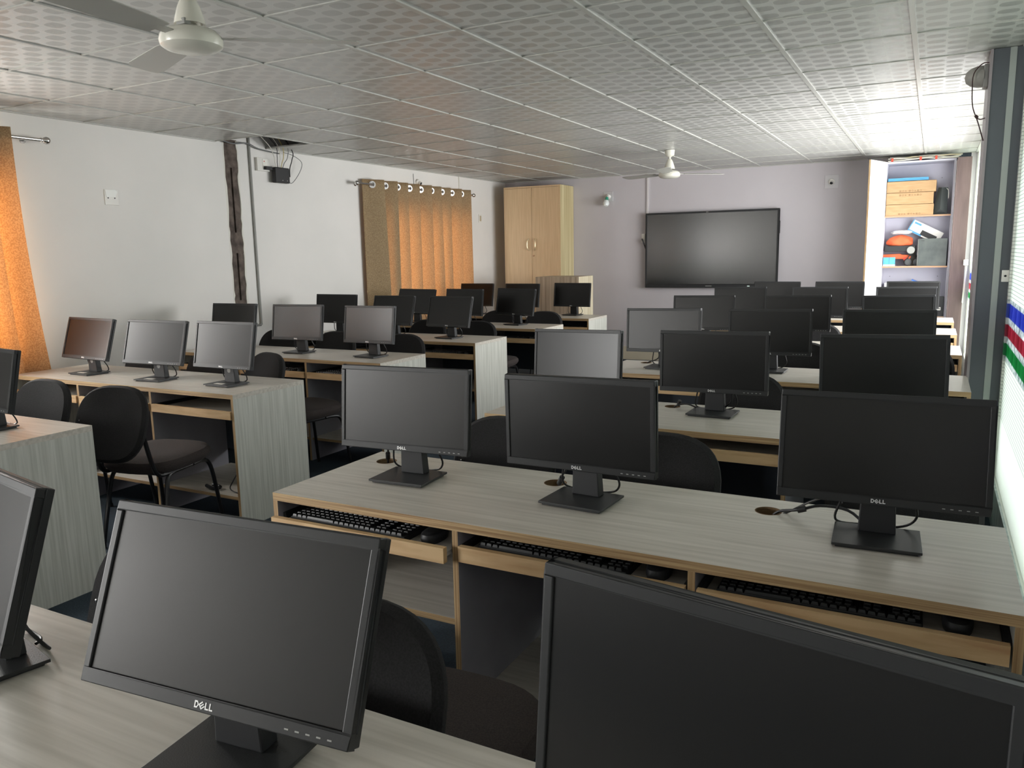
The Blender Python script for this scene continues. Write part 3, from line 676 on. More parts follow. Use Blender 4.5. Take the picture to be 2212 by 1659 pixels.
# ------------------------------------------------------------------ curtains
def curtain(label, rod_label, y0, y1, ztop, zbot, x, n_ey, rod0, rod1, flare=0.0, amp=0.055):
    root = thing('curtain', label, 'curtain', (x, y0, zbot))
    m = MB(); W_ = y1-y0; P_ = W_/(n_ey-1); NP = 24; NY, NZ = NP*n_ey, 24
    vs = []; fs = []
    for j in range(NZ+1):
        v = j/NZ; z = (ztop-zbot)*(1-v)
        for i in range(NY+1):
            k = i//NP; t = (i % NP)/NP
            if i == NY: k, t = n_ey-1, 1.0
            # slow outward run over most of the pleat, quick return behind
            if t < 0.72: q = t/0.72; fx = -1+2*(q*q*(3-2*q)*0.5+q*0.5); fy = q*1.10
            else: q = (t-0.72)/0.28; fx = 1-2*q*q*(3-2*q); fy = 1.10-0.10*q
            wob = 0.22*v*math.sin(k*2.3+1.1)
            yy = (k-0.5+fy+wob*math.sin(PI*t))*P_+v*0.03*math.sin(k*1.7)+((k+t)/n_ey)*flare*v*v
            am = amp*(1+0.25*math.sin(k*1.9))*(1+0.35*v*math.sin(k*2.7+t*3))
            vs.append((am*fx, yy, z))
    for j in range(NZ):
        for i in range(NY): fs.append((j*(NY+1)+i, j*(NY+1)+i+1, (j+1)*(NY+1)+i+1, (j+1)*(NY+1)+i))
    m.add(vs, fs); o = m.build('cloth', CURT, root, smooth=True, fix=False)
    sd = o.modifiers.new('thickness', 'SOLIDIFY'); sd.thickness = 0.0012
    for k in range(n_ey):
        yy = W_*k/(n_ey-1); ang = -math.radians(34)
        T = Matrix.Translation((0, yy-P_*0.04, ztop-zbot-0.055)) @ Matrix.Rotation(ang, 4, 'Z') @ Matrix.Rotation(PI/2, 4, 'Y')
        e = MB(); e.lathe([(0.024, -0.005), (0.038, -0.005), (0.038, 0.005), (0.024, 0.005), (0.024, -0.005)], (0, 0, 0), 24, 0, T); e.build('eyelet', CHROME, root, smooth=True)
    rod = thing('curtain_rod', rod_label, 'curtain rod', (x, rod0, ztop-0.055))
    MB().tube([(0, 0, 0), (0, rod1-rod0, 0)], 0.0125, 14, smooth=0).build('pole', CHROME, rod, smooth=True)
    for yy, s in ((0, -1), (rod1-rod0, 1)):
        T = Matrix.Translation((0, yy, 0)) @ Matrix.Rotation(-s*PI/2, 4, 'X')
        MB().lathe([(0.0, -0.002), (0.016, 0), (0.016, 0.008), (0.010, 0.012), (0.020, 0.024), (0.026, 0.040), (0.022, 0.056), (0.010, 0.066), (0, 0.068)], (0, 0, 0), 18, 0, T).build('finial', CHROME, rod, smooth=True)
    for yy in (0.06, rod1-rod0-0.06):
        MB().tube([(0, yy, 0), (LW-x+0.002, yy, 0)], 0.007, 8, smooth=0).lathe([(0.022, 0), (0.022, 0.005)], (0, 0, 0), 16, 0, Matrix.Translation((LW-x, yy, 0)) @ Matrix.Rotation(PI/2, 4, 'Y')).build('bracket', CHROME, rod)
    return root
curtain('orange-glowing khaki curtain with eyelets, backlit, on the left wall beside the cupboard', 'chrome rod holding the nine-eyelet curtain near the cupboard', 7.06, 8.90, 2.285, 0.62, LW+0.105, 9, 6.83, 9.16)
curtain('orange curtain cut by the left edge of the photo, flaring out at the bottom', 'chrome rod with ball finial sticking out right of the curtain at the left edge', 2.66, 3.12, 2.345, 0.30, LW+0.105, 4, 1.95, 3.43, flare=0.16)

# ------------------------------------------------------------------ wall screen
tv = thing('wall_display', 'large black flat interactive display hanging on the back wall', 'screen', (-2.535, BW-0.085, 0.985))
w, h = 1.69, 0.965
m = MB(); m.box(-w/2, w/2, 0, 0.02, 0, 0.045); m.box(-w/2, w/2, 0, 0.02, h-0.022, h); m.box(-w/2, -w/2+0.022, 0, 0.02, 0.045, h-0.022); m.box(w/2-0.022, w/2, 0, 0.02, 0.045, h-0.022); m.box(-w/2, w/2, 0.02, 0.055, 0, h)
m.build('housing', BLACKM, tv, bevel=0.003)
MB().box(-w/2+0.022, w/2-0.022, 0.006, 0.0198, 0.045, h-0.022).build('screen', mat('display_glass', srgb(34, 36, 36), 0.2, spec=0.8), tv)
MB().box(-0.4, 0.35, 0.055, 0.0845, 0.2, 0.75).build('wall_bracket', BLACKM, tv)
MB().box(w/2-0.36, w/2-0.33, -0.0006, 0.001, 0.016, 0.028).build('status_light', mat('pale_label', srgb(220, 240, 235), 0.4), tv)
MB().box(-0.05, -0.02, -0.0006, 0.001, h-0.015, h-0.008).box(-0.04, 0.04, -0.0006, 0.001, 0.018, 0.026).build('front_label', GREYP, tv)
MB().box(w/2, w/2+0.008, 0.01, 0.04, h-0.30, h-0.15).build('side_control', BLACKM, tv)

# conduits
def conduit(label, pts, r=0.011, m=GREYP):
    b = MB(); b.tube(pts, r, 12, smooth=0); return tag(b.build('conduit_pipe', m, smooth=True), label, 'pipe')
conduit('grey pipe running down the left wall beside the bare strip', [(LW+0.013, 5.405, 2.6), (LW+0.013, 5.405, 0.86)])
conduit('short level pipe at the foot of the left wall pipe', [(LW+0.013, 5.40, 0.86), (LW+0.013, 5.10, 0.868)])
b = MB(); b.box(-3.392, -3.366, BW-0.016, BW, 1.952, CZ); tag(b.build('cable_channel', mat('pale_channel', srgb(214, 210, 210), 0.5)), 'slim pale cable channel from the ceiling to the wall display', 'cable cover')
b = MB(); b.box(LW, LW+0.014, 8.995, 9.015, 2.0, CZ); tag(b.build('cable_channel', WHITEP), 'thin white channel up the left wall at the curtain right end', 'cable cover')
b = MB(); b.tube([(LW+0.004, 7.98, 2.42), (LW+0.004, 7.985, 2.25)], 0.003, 6, smooth=0); tag(b.build('wall_wire', WIREG), 'short thin wire above the curtain beside the bulb holder', 'wire')

# wall fittings
def plate(name, label, loc, w, h, d, normal, parts, cat='switch plate'):
    rz = {'x': PI/2, '-y': 0, '-x': -PI/2}[normal]
    root = thing(name, label, cat, loc, rz)
    MB().box(-w/2, w/2, -d, 0, -h/2, h/2).build('plate', WHITEP, root, bevel=0.002)
    parts(root, d); return root
def p_torn(r_, d):
    MB().prism([(-0.045, 0.0), (-0.052, 0.055), (0.03, 0.056), (0.048, 0.04), (0.03, 0.0)], -d-0.003, -d).build('cover_sheet', mat('glossy_white_cover', srgb(245, 246, 242), 0.15), r_)
    for x in (-0.03, 0.025): MB().lathe([(0.005, 0), (0.005, 0.002)], (0, 0, 0), 10, 0, Matrix.Translation((x, -d, -0.006)) @ Matrix.Rotation(PI/2, 4, 'X')).build('screw', BLACKM, r_)
plate('wall_plate', 'white plate with a glossy upper half and two screws, alone on the left wall', (LW, 3.995, 1.945), 0.115, 0.115, 0.006, 'x', p_torn)
def p_sock(r_, d):
    MB().box(-0.012, 0.045, -d-0.004, -d, -0.028, 0.048).build('socket_face', mat('socket_face', srgb(245, 243, 235), 0.35), r_)
    MB().box(0.002, 0.01, -d-0.006, -d-0.004, 0.024, 0.034).build('switch_mark', RED, r_)
    MB().box(0.0, 0.075, -d-0.034, -d-0.004, -0.045, -0.015).build('black_plug', BLACKM, r_)
plate('power_socket', 'white power socket with a black plug, left of the wall router', (LW, 5.55, 2.315), 0.15, 0.115, 0.03, 'x', p_sock, 'socket')
ro = thing('wifi_router', 'black router box hanging on wires under the missing ceiling tile', 'router', (LW+0.06, 5.735, 2.225), PI/2)
MB().box(-0.09, 0.09, -0.025, 0.03, -0.065, 0.075).build('case', BLACKM, ro, bevel=0.008)
q = MB()
for x in (-0.01, 0.05): q.box(x, x+0.006, -0.0256, -0.025, -0.045, -0.040)
q.build('status_light', WHITEP, ro)
wr = random.Random(11)
spec = [(WIREW, 5.62, 'white cable'), (WIREB, 5.67, 'black cable'), (WIREW, 5.70, 'white curled cable'), (WIREY, 5.75, 'yellow cable'), (WIREG, 5.78, 'grey cable'), (WIREB, 5.84, 'thick black cable')]
for i, (mm, y, nm) in enumerate(spec):
    b = MB(); yy = y
    pts = [(LW+0.10+0.03*i, 5.2+0.07*i, 2.72), (LW+0.10+0.02*i, yy-0.08+wr.uniform(-0.02, 0.02), 2.50), (LW+0.09, yy+wr.uniform(-0.04, 0.04), 2.40), (LW+0.085, 5.70+0.03*(i-2), 2.34), (LW+0.07, 5.69+0.02*(i-1), 2.295)]
    if i == 5: pts = [(LW+0.2, 5.50, 2.70), (LW+0.12, 5.83, 2.47), (LW+0.09, 5.86, 2.38), (LW+0.085, 5.83, 2.30), (LW+0.08, 5.83, 2.22)]
    b.tube(pts, 0.0045 if i == 5 else 0.0032, 7)
    tag(b.build('data_cable', mm, smooth=True), nm + ' dropping to the router, %s from the left of six' % ['first', 'second', 'third', 'fourth', 'fifth', 'last'][i], 'cable', 'cables hanging at the router')
b = MB(); b.tube([(LW+0.08, 5.76, 2.44), (LW+0.08, 5.88, 2.425), (LW+0.08, 6.00, 2.37), (LW+0.08, 5.97, 2.28), (LW+0.08, 5.86, 2.17), (LW+0.08, 5.80, 2.18)], 0.0032, 7)
tag(b.build('data_cable', WIREG, smooth=True), 'grey cable looping widest to the right of the router', 'cable', 'cables hanging at the router')
b = MB(); b.tube([(LW+0.05, 5.06, 2.475), (LW+0.04, 5.2, 2.462), (LW+0.05, 5.35, 2.48), (LW+0.03, 5.5, 2.45), (LW+0.04, 5.75, 2.43)], 0.006, 7)
tag(b.build('ceiling_cable', WIREG, smooth=True), 'grey cable lying along the wall top through the missing tile', 'cable')
def p_small(r_, d): MB().box(-0.018, 0.02, -d-0.003, -d, -0.036, 0.036).build('switch', mat('aged_switch', srgb(190, 178, 150), 0.5), r_)
plate('light_switch', 'small cream switch on the left wall between curtain and cupboard', (LW, 9.53, 1.945), 0.085, 0.11, 0.01, 'x', p_small)
def p_hold(r_, d): pass
def holder(name, label, loc, normal, bulb, psize=0.115):
    rz = {'x': PI/2, '-y': 0}[normal]; root = thing(name, label, 'bulb holder', loc, rz)
    if psize: MB().box(-psize/2, psize/2, -0.008, 0, -psize/2, psize/2).build('plate', mat('grey_white_plate', srgb(205, 203, 205), 0.4), root, bevel=0.002)
    T = Matrix.Translation((0, -0.006, 0)) @ Matrix.Rotation(math.radians(115), 4, 'X')
    MB().lathe([(0.036, 0), (0.036, 0.012), (0.024, 0.022), (0.021, 0.055), (0.018, 0.055), (0.018, 0.045)], (0, 0, 0), 20, 0, T).build('socket', WHITEP, root, smooth=True)
    if not bulb: MB().lathe([(0.0175, 0), (0.0175, 0.002)], (0, 0, 0.048), 16, 0, T).build('socket_contact', BLACKM, root)
    return root, T
holder('bulb_holder', 'white empty bulb holder on the left wall just above the curtain', (LW, 8.06, 2.33), 'x', False, 0)
holder('bulb_holder', 'white empty bulb holder on a square plate at the upper right of the back wall', (-1.12, BW, 2.235), '-y', False, 0.155)
r_, T = holder('bulb_holder', 'white bulb holder on a plate at the back wall left of the display', (-3.93, BW, 2.20), '-y', True, 0.13)
bl = thing('light_bulb', 'frosted bulb with a green collar hanging in the holder left of the display', 'bulb', (-3.93, BW-0.055, 2.185), 0)
T2 = Matrix.Rotation(math.radians(155), 4, 'X')
MB().lathe([(0.020, 0), (0.026, 0.045), (0.030, 0.05)], (0, 0, 0), 20, 0, T2).build('collar', GREEN, bl, smooth=True)
MB().lathe([(0.030, 0.05), (0.042, 0.08), (0.042, 0.10), (0.030, 0.125), (0.0, 0.136)], (0, 0, 0), 24, 0, T2).build('globe', BULB, bl, smooth=True)
b = MB(); b.box(-3.45, -3.405, BW-0.03, BW, 1.58, 1.69); tag(b.build('power_socket', WHITEP, bevel=0.003), 'white socket on the back wall at the display left edge', 'socket')
b = MB(); b.tube([(-3.43, BW-0.035, 1.60), (-3.43, BW-0.07, 1.62), (-3.40, BW-0.06, 1.54), (-3.38, BW-0.05, 1.48)], 0.009, 8); tag(b.build('display_plug', WIREB, smooth=True), 'black plug and lead at the left edge of the wall display', 'plug')
# column fittings
def p_col(r_, d): MB().lathe([(0.006, 0), (0.006, 0.003)], (0, 0, 0), 12, 0, Matrix.Translation((0.0, -d, 0.0)) @ Matrix.Rotation(PI/2, 4, 'X')).build('socket_hole', BLACKM, r_)
plate('wall_socket', 'small pale socket plate on the charcoal column near the ribbed tiles', (0.343, 4.981, 1.303), 0.034, 0.062, 0.006, '-y', p_col, 'socket')
sl = thing('column_lamp', 'grey bullet-shaped fitting high on the charcoal column', 'lamp', (0.199, 5.10, 2.355), PI)
T = Matrix.Rotation(PI/2, 4, 'Y')
MB().box(0.0, 0.022, -0.05, 0.05, -0.062, 0.055).build('mount', GREYP, sl, bevel=0.004)
MB().lathe([(0.056, 0.02), (0.055, 0.05), (0.046, 0.08), (0.028, 0.102), (0.0, 0.110)], (0, 0, -0.0), 24, 0, T).build('shade', mat('warm_grey_shade', srgb(158, 156, 150), 0.45), sl, smooth=True)
b = MB(); b.tube([(0.195, 5.0, 2.405), (0.165, 5.02, 2.405), (0.13, 5.03, 2.36), (0.128, 5.03, 2.28), (0.135, 5.04, 2.20), (0.155, 5.05, 2.145), (0.175, 5.06, 2.13), (0.198, 5.06, 2.135)], 0.003, 7); b.tube([(0.152, 5.05, 2.15), (0.162, 5.055, 2.138)], 0.008, 8, smooth=0)
b.tube([(0.155, 5.05, 2.145), (0.175, 5.07, 2.09), (0.197, 5.08, 2.02)], 0.003, 7)
tag(b.build('lamp_wire', mat('maroon_wire', srgb(66, 44, 44), 0.6), smooth=True), 'dark wire looping down from the grey fitting on the column', 'wire')

# ------------------------------------------------------------------ ceiling fans
def fan(label, x, y, zm, angs):
    root = thing('ceiling_fan', label, 'fan', (x, y, CZ), 0, 'white ceiling fans')
    d = zm-CZ
    MB().lathe([(0.0, 0), (0.05, -0.001), (0.045, -0.05), (0.014, -0.07), (0.0, -0.07)], n=24).build('ceiling_cup', CREAM, root, smooth=True)
    MB().lathe([(0.011, -0.05), (0.011, d+0.05)], n=14).build('down_rod', CREAM, root, smooth=True)
    MB().lathe([(0.014, d+0.155), (0.022, d+0.150), (0.038, d+0.115), (0.050, d+0.075), (0.054, d+0.055), (0.047, d+0.056), (0.013, d+0.13)], n=28).build('lower_cup', CREAM, root, smooth=True)
    MB().box(-0.012, 0.03, -0.05, -0.02, d+0.045, d+0.066).build('capacitor', GREYP, root, bevel=0.003)
    MB().lathe([(0.02, d+0.06), (0.034, d+0.045), (0.085, d+0.034), (0.104, d+0.016), (0.108, d-0.002), (0.104, d-0.018), (0.090, d-0.028), (0.060, d-0.036), (0.0, d-0.038)], n=40).build('motor', CREAM, root, smooth=True)
    for a in angs:
        T = Matrix.Rotation(a, 4, 'Z') @ Matrix.Translation((0, 0, d+0.010)) @ Matrix.Rotation(math.radians(9), 4, 'X')
        m = MB(); m.box(0.09, 0.17, -0.018, 0.018, -0.002, 0.002, 0, T)
        sec = [(0.15, 0.045), (0.22, 0.056), (0.40, 0.062), (0.54, 0.066), (0.575, 0.055), (0.585, 0.03)]
        vs = []
        for (q, hw_) in sec: vs += [(q, -hw_, -0.0015), (q, hw_, -0.0015), (q, hw_, 0.0015), (q, -hw_, 0.0015)]
        fs = [(0, 1, 2, 3)]+[(4*i+k, 4*i+(k+1) % 4, 4*i+4+(k+1) % 4, 4*i+4+k) for i in range(len(sec)-1) for k in range(4)]+[tuple(4*(len(sec)-1)+k for k in (3, 2, 1, 0))]
        m.add(vs, fs, 0, T); m.build('blade', mat('fan_blade', srgb(176, 175, 168), 0.4), root)
fan('cream ceiling fan at the top left, its round motor hanging nearest the camera', -2.37, 2.095, 2.235, [math.radians(a) for a in (38, 158, 278)])
fan('small distant cream ceiling fan in front of the wall display', -2.42, 8.05, 2.225, [math.radians(a) for a in (40, 160, 280)])
b = MB(); b.tube([(-1.38, 2.30, CZ), (-1.378, 2.30, CZ-0.02), (-1.37, 2.30, CZ-0.028)], 0.0025, 6); tag(b.build('ceiling_hook', CHROME, smooth=True), 'tiny bright hook hanging from the ceiling at the top edge', 'hook')

# ------------------------------------------------------------------ beech cupboard
cb = thing('tall_cupboard', 'tall beech two-door cupboard in the corner behind the left-hand desks', 'cupboard', (-4.87, 9.84, 0))
x0, x1, d, z1 = -0.425, 0.428, 0.44, 2.36
m = MB(); t = 0.02
m.box(x0, x0+t, 0, d, 0.0, z1, 0); m.box(x1-t, x1, 0, d, 0.0, z1, (1, 0, 0)); m.box(x0+t, x1-t, 0, d, z1-t, z1, 0); m.box(x0+t, x1-t, 0, d, 0.06, 0.08, 0); m.box(x0+t, x1-t, d-0.012, d, 0.0, z1-t, 0)
m.build('carcass', [OAK, OAKSTRIPE], cb)
dr = []
for s, a, b_ in ((-1, x0+t+0.002, -0.002), (1, 0.002, x1-t-0.002)):
    dd = MB().box(a, b_, -0.004, 0.014, 0.085, z1-t-0.003).build('cupboard_door', OAK, cb, bevel=0.0015); dr.append(dd)
    hx = s*0.045
    MB().tube([(hx, -0.004, 1.50), (hx+s*0.012, -0.03, 1.53), (hx+s*0.016, -0.034, 1.58), (hx+s*0.012, -0.03, 1.63), (hx, -0.004, 1.66)], 0.006, 8).build('handle', mat('pale_brass', srgb(214, 200, 166), 0.3, 0.6), dd, smooth=True)
MB().lathe([(0.011, 0), (0.011, 0.006), (0.004, 0.006), (0.003, 0.02)], (0, 0, 0), 14, 0, Matrix.Translation((0.028, -0.004, 1.43)) @ Matrix.Rotation(PI/2, 4, 'X')).build('lock', CHROME, dr[1])
# podium
pd = thing('podium', 'pale wood-grain podium behind the farthest left-hand desk', 'podium', (-4.12, 9.0, 0))
m = MB(); m.box(-0.292, 0.292, 0, 0.02, 0, 1.17, 0); m.box(0.272, 0.292, 0.02, 0.47, 0, 1.17, 1); m.box(-0.292, -0.272, 0.02, 0.47, 0, 1.17, 1)
m.box(-0.272, 0.272, 0.02, 0.47, 1.15, 1.17, 0); m.build('body', [PODUM if False else PODIUM, PODLIT], pd)
MB().box(-0.272, 0.272, 0.05, 0.45, 0.6, 0.62).build('shelf', PODIUM, pd)

# ------------------------------------------------------------------ open wall cabinet
X0, X1, YF = -0.53, 0.155, 9.95
cab = thing('wall_cabinet', 'open white wall cabinet with shelves full of clutter at the far right', 'cabinet', (X0, YF, 0))
W_ = X1-X0; D_ = BW-YF-0.001
m = MB(); m.box(0, 0.018, 0, D_, 0.3, 2.385); m.box(W_-0.018, W_, 0, D_, 0.3, 2.385); m.box(0.018, W_-0.018, 0, D_, 2.367, 2.385); m.box(0.018, W_-0.018, D_-0.012, D_, 0.3, 2.367); m.box(0.018, W_-0.018, 0, D_, 0.3, 0.318)
m.build('carcass', CABIN, cab)
for z in (1.80, 1.245, 0.69): MB().box(0.018, W_-0.018, 0.0, D_-0.012, z-0.018, z, (0, 1, 0)).build('shelf', [CABIN, mat('brown_shelf_edge', srgb(176, 140, 110), 0.6)], cab)
q = MB()
for x, z in ((0.10, 2.20), (0.56, 2.21), (0.09, 1.12), (0.58, 1.12)): q.lathe([(0.004, 0), (0.004, 0.002)], (0, 0, 0), 8, 0, Matrix.Translation((x, D_-0.012, z)) @ Matrix.Rotation(PI/2, 4, 'X'))
q.build('screw', BLACKM, cab)
dr_ = MB(); dr_.box(-0.455, 0, -0.018, 0, 0.31, 2.385, (0, 0, 0)); dr_.box(-0.4562, -0.455, -0.018, 0, 0.31, 2.385, 1)
do = dr_.build('cabinet_door', [CABDOOR, PLYZ], cab, loc=(0.0, 0.0, 0)); do.rotation_euler = (0, 0, math.radians(72))
do['label'] = 'white cabinet door swung wide open'
MB().tube([(-0.42, 0.002, 1.02), (-0.42, 0.03, 1.04), (-0.42, 0.03, 1.10), (-0.42, 0.002, 1.12)], 0.005, 8).build('handle', CHROME, do, smooth=True)
g = 'flat cardboard boxes stacked in the wall cabinet'
def carton(label, z, h, x1, marks, ry=0):
    o = thing('cardboard_box', label, 'box', (X0+0.022, YF+0.01, z), ry, g)
    MB().box(0, x1, 0, 0.28, 0, h).build('carton', CARD, o, bevel=0.003)
    q = MB(); rnd = random.Random(int(z*100)); x = 0.13
    for k in range(8):
        if k == 3: x += 0.012
        s = 0.017
        zz = marks*h
        if k % 3 == 0:
            for a, b_, c, d_ in ((0, s, 0, 0.002), (0, s, s-0.002, s), (0, 0.002, 0, s), (s-0.002, s, 0, s), (0.005, 0.012, 0.006, 0.011)): q.box(x+a, x+b_, -0.0006, 0, zz+c, zz+d_)
        elif k % 3 == 1:
            for kk in range(10):
                T = Matrix.Translation((x+s/2, 0, zz+s/2)) @ Matrix.Rotation(kk*PI/5, 4, 'Y'); q.box(-0.003, 0.003, -0.0006, 0, 0.0065, 0.0085, 0, T)
        else:
            q.box(x, x+s, -0.0006, 0, zz+0.002, zz+0.004); q.box(x+0.003, x+s-0.002, -0.0006, 0, zz+0.007, zz+0.009); q.box(x, x+s-0.004, -0.0006, 0, zz+0.012, zz+0.014)
        x += 0.027
    q.build('printed_marks', INK, o); return o
carton('lowest of three cardboard boxes on the top shelf, symbols printed along its lower edge', 1.8002, 0.119, 0.475, 0.08)
carton('middle cardboard box of three, a row of symbols near its top edge', 1.9225, 0.124, 0.468, 0.72)
carton('topmost cardboard box of three, with the blue folder on it', 2.0505, 0.120, 0.487, 0.05, -0.012)
b = MB(); b.box(X0+0.03, X0+0.43, YF+0.03, YF+0.28, 0, 0.016, 0, Matrix.Translation((0, 0, 2.176))); b.box(X0+0.03, X0+0.43, YF+0.035, YF+0.28, 0.017, 0.032, 0, Matrix.Translation((0, 0, 2.176))); tag(b.build('blue_folder', BLUE), 'blue folders lying on the topmost cardboard box', 'folder')
bg = thing('carrier_bag', 'black gift bag leaning upright beside the cardboard boxes', 'bag', (X0+0.575, YF+0.12, 1.8002), 0)
T = Matrix.Rotation(math.radians(6), 4, 'Y')
m = MB(); m.add([(-0.085, -0.05, 0), (0.055, -0.05, 0), (0.055, 0.06, 0), (-0.085, 0.06, 0), (-0.045, -0.03, 0.29), (0.05, -0.03, 0.29), (0.05, 0.03, 0.29), (-0.045, 0.03, 0.29), (-0.015, -0.065, 0.06), (-0.01, -0.045, 0.288)],
    [(3, 2, 1, 0), (0, 8, 9, 4), (0, 1, 8), (8, 1, 5, 9), (1, 2, 6, 5), (2, 3, 7, 6), (3, 0, 4, 7), (4, 9, 5, 6, 7)], 0)
m.build('bag_body', mat('glossy_black_bag', srgb(52, 58, 58), 0.25), bg)
MB().tube([(0.03, -0.03, 0.285), (0.055, -0.045, 0.25), (0.058, -0.045, 0.17)], 0.003, 6).build('handle_cord', WIREW, bg, smooth=True)
def blob(name, label, cat, loc, sx, sy_, sz, mm, seed, e=0.22, fold=7):
    r2 = random.Random(seed); m = MB(); nu, nv = 28, 14; vs = []; fs = []
    ph = [r2.uniform(0, 6) for _ in range(6)]
    for j in range(nv+1):
        v = j/nv*PI
        for i in range(nu):
            u = i/nu*2*PI
            k = 1+e*(math.sin(3*u+ph[0])*math.sin(2*v+ph[1])+0.7*math.sin(fold*u+ph[2]+3*v)+0.5*math.sin(5*u-4*v+ph[3]))
            z = math.cos(v); z = z if z > -0.55 else -0.55
            vs.append((sx*k*math.sin(v)*math.cos(u), sy_*k*math.sin(v)*math.sin(u), sz*(z+0.55)*(0.8+0.2*k)))
    for j in range(nv):
        for i in range(nu): fs.append((j*nu+i, j*nu+(i+1) % nu, (j+1)*nu+(i+1) % nu, (j+1)*nu+i))
    m.add(vs, fs); o = m.build(name, mm, smooth=True, loc=loc); return tag(o, label, cat)
ZS = 1.2452
# dark toy truck chassis carrying the orange cloth
tk = thing('toy_truck', 'dark toy truck with grey wheel under the orange cloth, middle shelf', 'toy', (X0+0.20, YF+0.14, 1.385))
MB().box(-0.17, 0.145, -0.09, 0.09, 0.02, 0.085).build('chassis', BLACKM, tk, bevel=0.006)
for x in (0.10,): MB().lathe([(0.018, -0.012), (0.032, -0.010), (0.040, -0.005), (0.040, 0.010), (0.0, 0.012)], (0, 0, 0), 24, 0, Matrix.Translation((x, -0.10, 0.035)) @ Matrix.Rotation(PI/2, 4, 'X')).build('wheel', GREYP, tk, smooth=True)
blob('orange_cloth', 'crumpled orange cloth on the middle shelf of the cabinet', 'cloth', (X0+0.185, YF+0.14, 1.471), 0.13, 0.09, 0.075, ORANGE, 5, 0.10)
blob('white_cloth', 'crumpled white bag on top of the orange cloth', 'bag', (X0+0.19, YF+0.17, 1.60), 0.10, 0.06, 0.028, mat('off_white_film', srgb(225, 226, 226), 0.4), 8)
ot = thing('toy_car', 'small orange toy car lying beside the blue boxes', 'toy', (X0+0.17, YF+0.15, 1.318))
T = Matrix.Rotation(math.radians(0), 4, 'Z')
MB().prism([(-0.16, 0.01), (0.12, 0.0), (0.135, 0.03), (0.10, 0.05), (0.04, 0.052), (0.02, 0.062), (-0.06, 0.06), (-0.16, 0.055)], -0.035, 0.05).build('body', ORANGE, ot, bevel=0.004)
for x in (0.075, -0.11): MB().lathe([(0.0, -0.008), (0.020, -0.008), (0.020, 0.006), (0.0, 0.006)], (0, 0, 0), 18, 0, Matrix.Translation((x, -0.038, 0.005)) @ Matrix.Rotation(PI/2, 4, 'X')).build('wheel', RED, ot, smooth=True)
for i, x in enumerate((0.025, 0.088)):
    o = thing('blue_box', ('left' if i == 0 else 'right') + ' of two small blue boxes on the middle cabinet shelf', 'box', (X0+x, YF+0.02, ZS), 0, 'small blue boxes')
    MB().box(0, 0.06, 0, 0.03, 0.018, 0.098).build('blue_face', BLUE, o); MB().box(0, 0.06, 0, 0.03, 0, 0.018).build('white_foot', WHITEP, o)
hp = thing('headphones', 'black headphones on the middle shelf left of the dark case', 'headphones', (X0+0.30, YF+0.06, ZS))
for x, a in ((0.0, 20), (0.10, -15)):
    T = Matrix.Translation((x-0.03, 0, 0.042)) @ Matrix.Rotation(math.radians(90), 4, 'X') @ Matrix.Rotation(math.radians(a), 4, 'Y')
    MB().lathe([(0.022, 0.03), (0.036, 0.026), (0.041, 0.012), (0.036, -0.01), (0.0, -0.012)], (0, 0, 0), 22, 0, T).build('ear_cup', BLACKM, hp, smooth=True)
MB().tube([(-0.03, 0.02, 0.08), (-0.01, 0.03, 0.115), (0.02, 0.035, 0.125), (0.055, 0.03, 0.115), (0.07, 0.02, 0.08)], 0.006, 8).build('headband', BLACKM, hp, smooth=True)
b = MB(); b.box(X0+0.275, X0+0.35, YF+0.17, YF+0.22, 1.2452, 1.43); tag(b.build('gadget_box', mat('brown_grey_box', srgb(104, 98, 90), 0.5), bevel=0.003), 'brown-grey box behind the headphones', 'box')
cs = thing('computer_case', 'dark grey computer case filling the right of the middle shelf', 'computer', (X0+0.37, YF+0.01, ZS))
MB().box(0, 0.285, 0, 0.27, 0, 0.298).build('case_body', DARKGREY, cs, bevel=0.004)
MB().box(-0.004, 0.004, -0.004, 0.004, 0.004, 0.29).build('bright_edge', CHROME, cs)
MB().box(0.03, 0.06, -0.0008, 0, 0.272, 0.277).build('small_label', BLACKM, cs)
kb = thing('keyboard_box', 'white and blue keyboard box tilted on top of the dark computer case', 'box', (X0+0.415, YF+0.20, 1.626))
T = Matrix.Rotation(math.radians(28), 4, 'Y')
MB().box(-0.145, 0.19, -0.012, 0.03, -0.065, 0.07, 0, T).build('carton', WHITEP, kb)
MB().box(-0.155, -0.1455, -0.012, 0.03, -0.065, 0.07, 0, T).box(-0.145, 0.0, -0.0132, -0.0121, -0.065, -0.045, 0, T).box(-0.13, -0.055, -0.0132, -0.0121, 0.035, 0.055, 0, T).build('blue_print', BLUE, kb)
MB().box(-0.02, 0.15, -0.0134, -0.0121, -0.05, 0.005, 0, T).build('product_picture', BLACKM, kb)
b = MB(); b.box(-0.05, 0.10, -0.01, 0.12, -0.006, 0.006, 0, Matrix.Translation((X0+0.37, YF+0.1, 1.07)) @ Matrix.Rotation(math.radians(22), 4, 'Y')); 
o = tag(b.build('blue_case', mat('bright_blue_case', srgb(60, 110, 190), 0.4)), 'slanted blue case peeping over the farthest monitor', 'case')
b = MB(); b.box(X0+0.05, X0+0.46, YF+0.06, YF+0.27, 0.6902, 1.055); tag(b.build('white_carton', WHITEP), 'white carton on the lower cabinet shelf, only its top edge in view', 'box')
pb = thing('power_unit', 'black electrical unit with white sockets on the lower cabinet shelf', 'electrical unit', (X0+0.545, YF+0.03, 0.6902))
MB().box(0, 0.115, 0, 0.12, 0, 0.215).build('casing', BLACKM, pb, bevel=0.004)
q = MB(); q.box(0.005, 0.085, -0.003, 0, 0.065, 0.10).box(0.02, 0.055, -0.003, 0, 0.13, 0.155); q.build('socket_strip', WHITEP, pb)
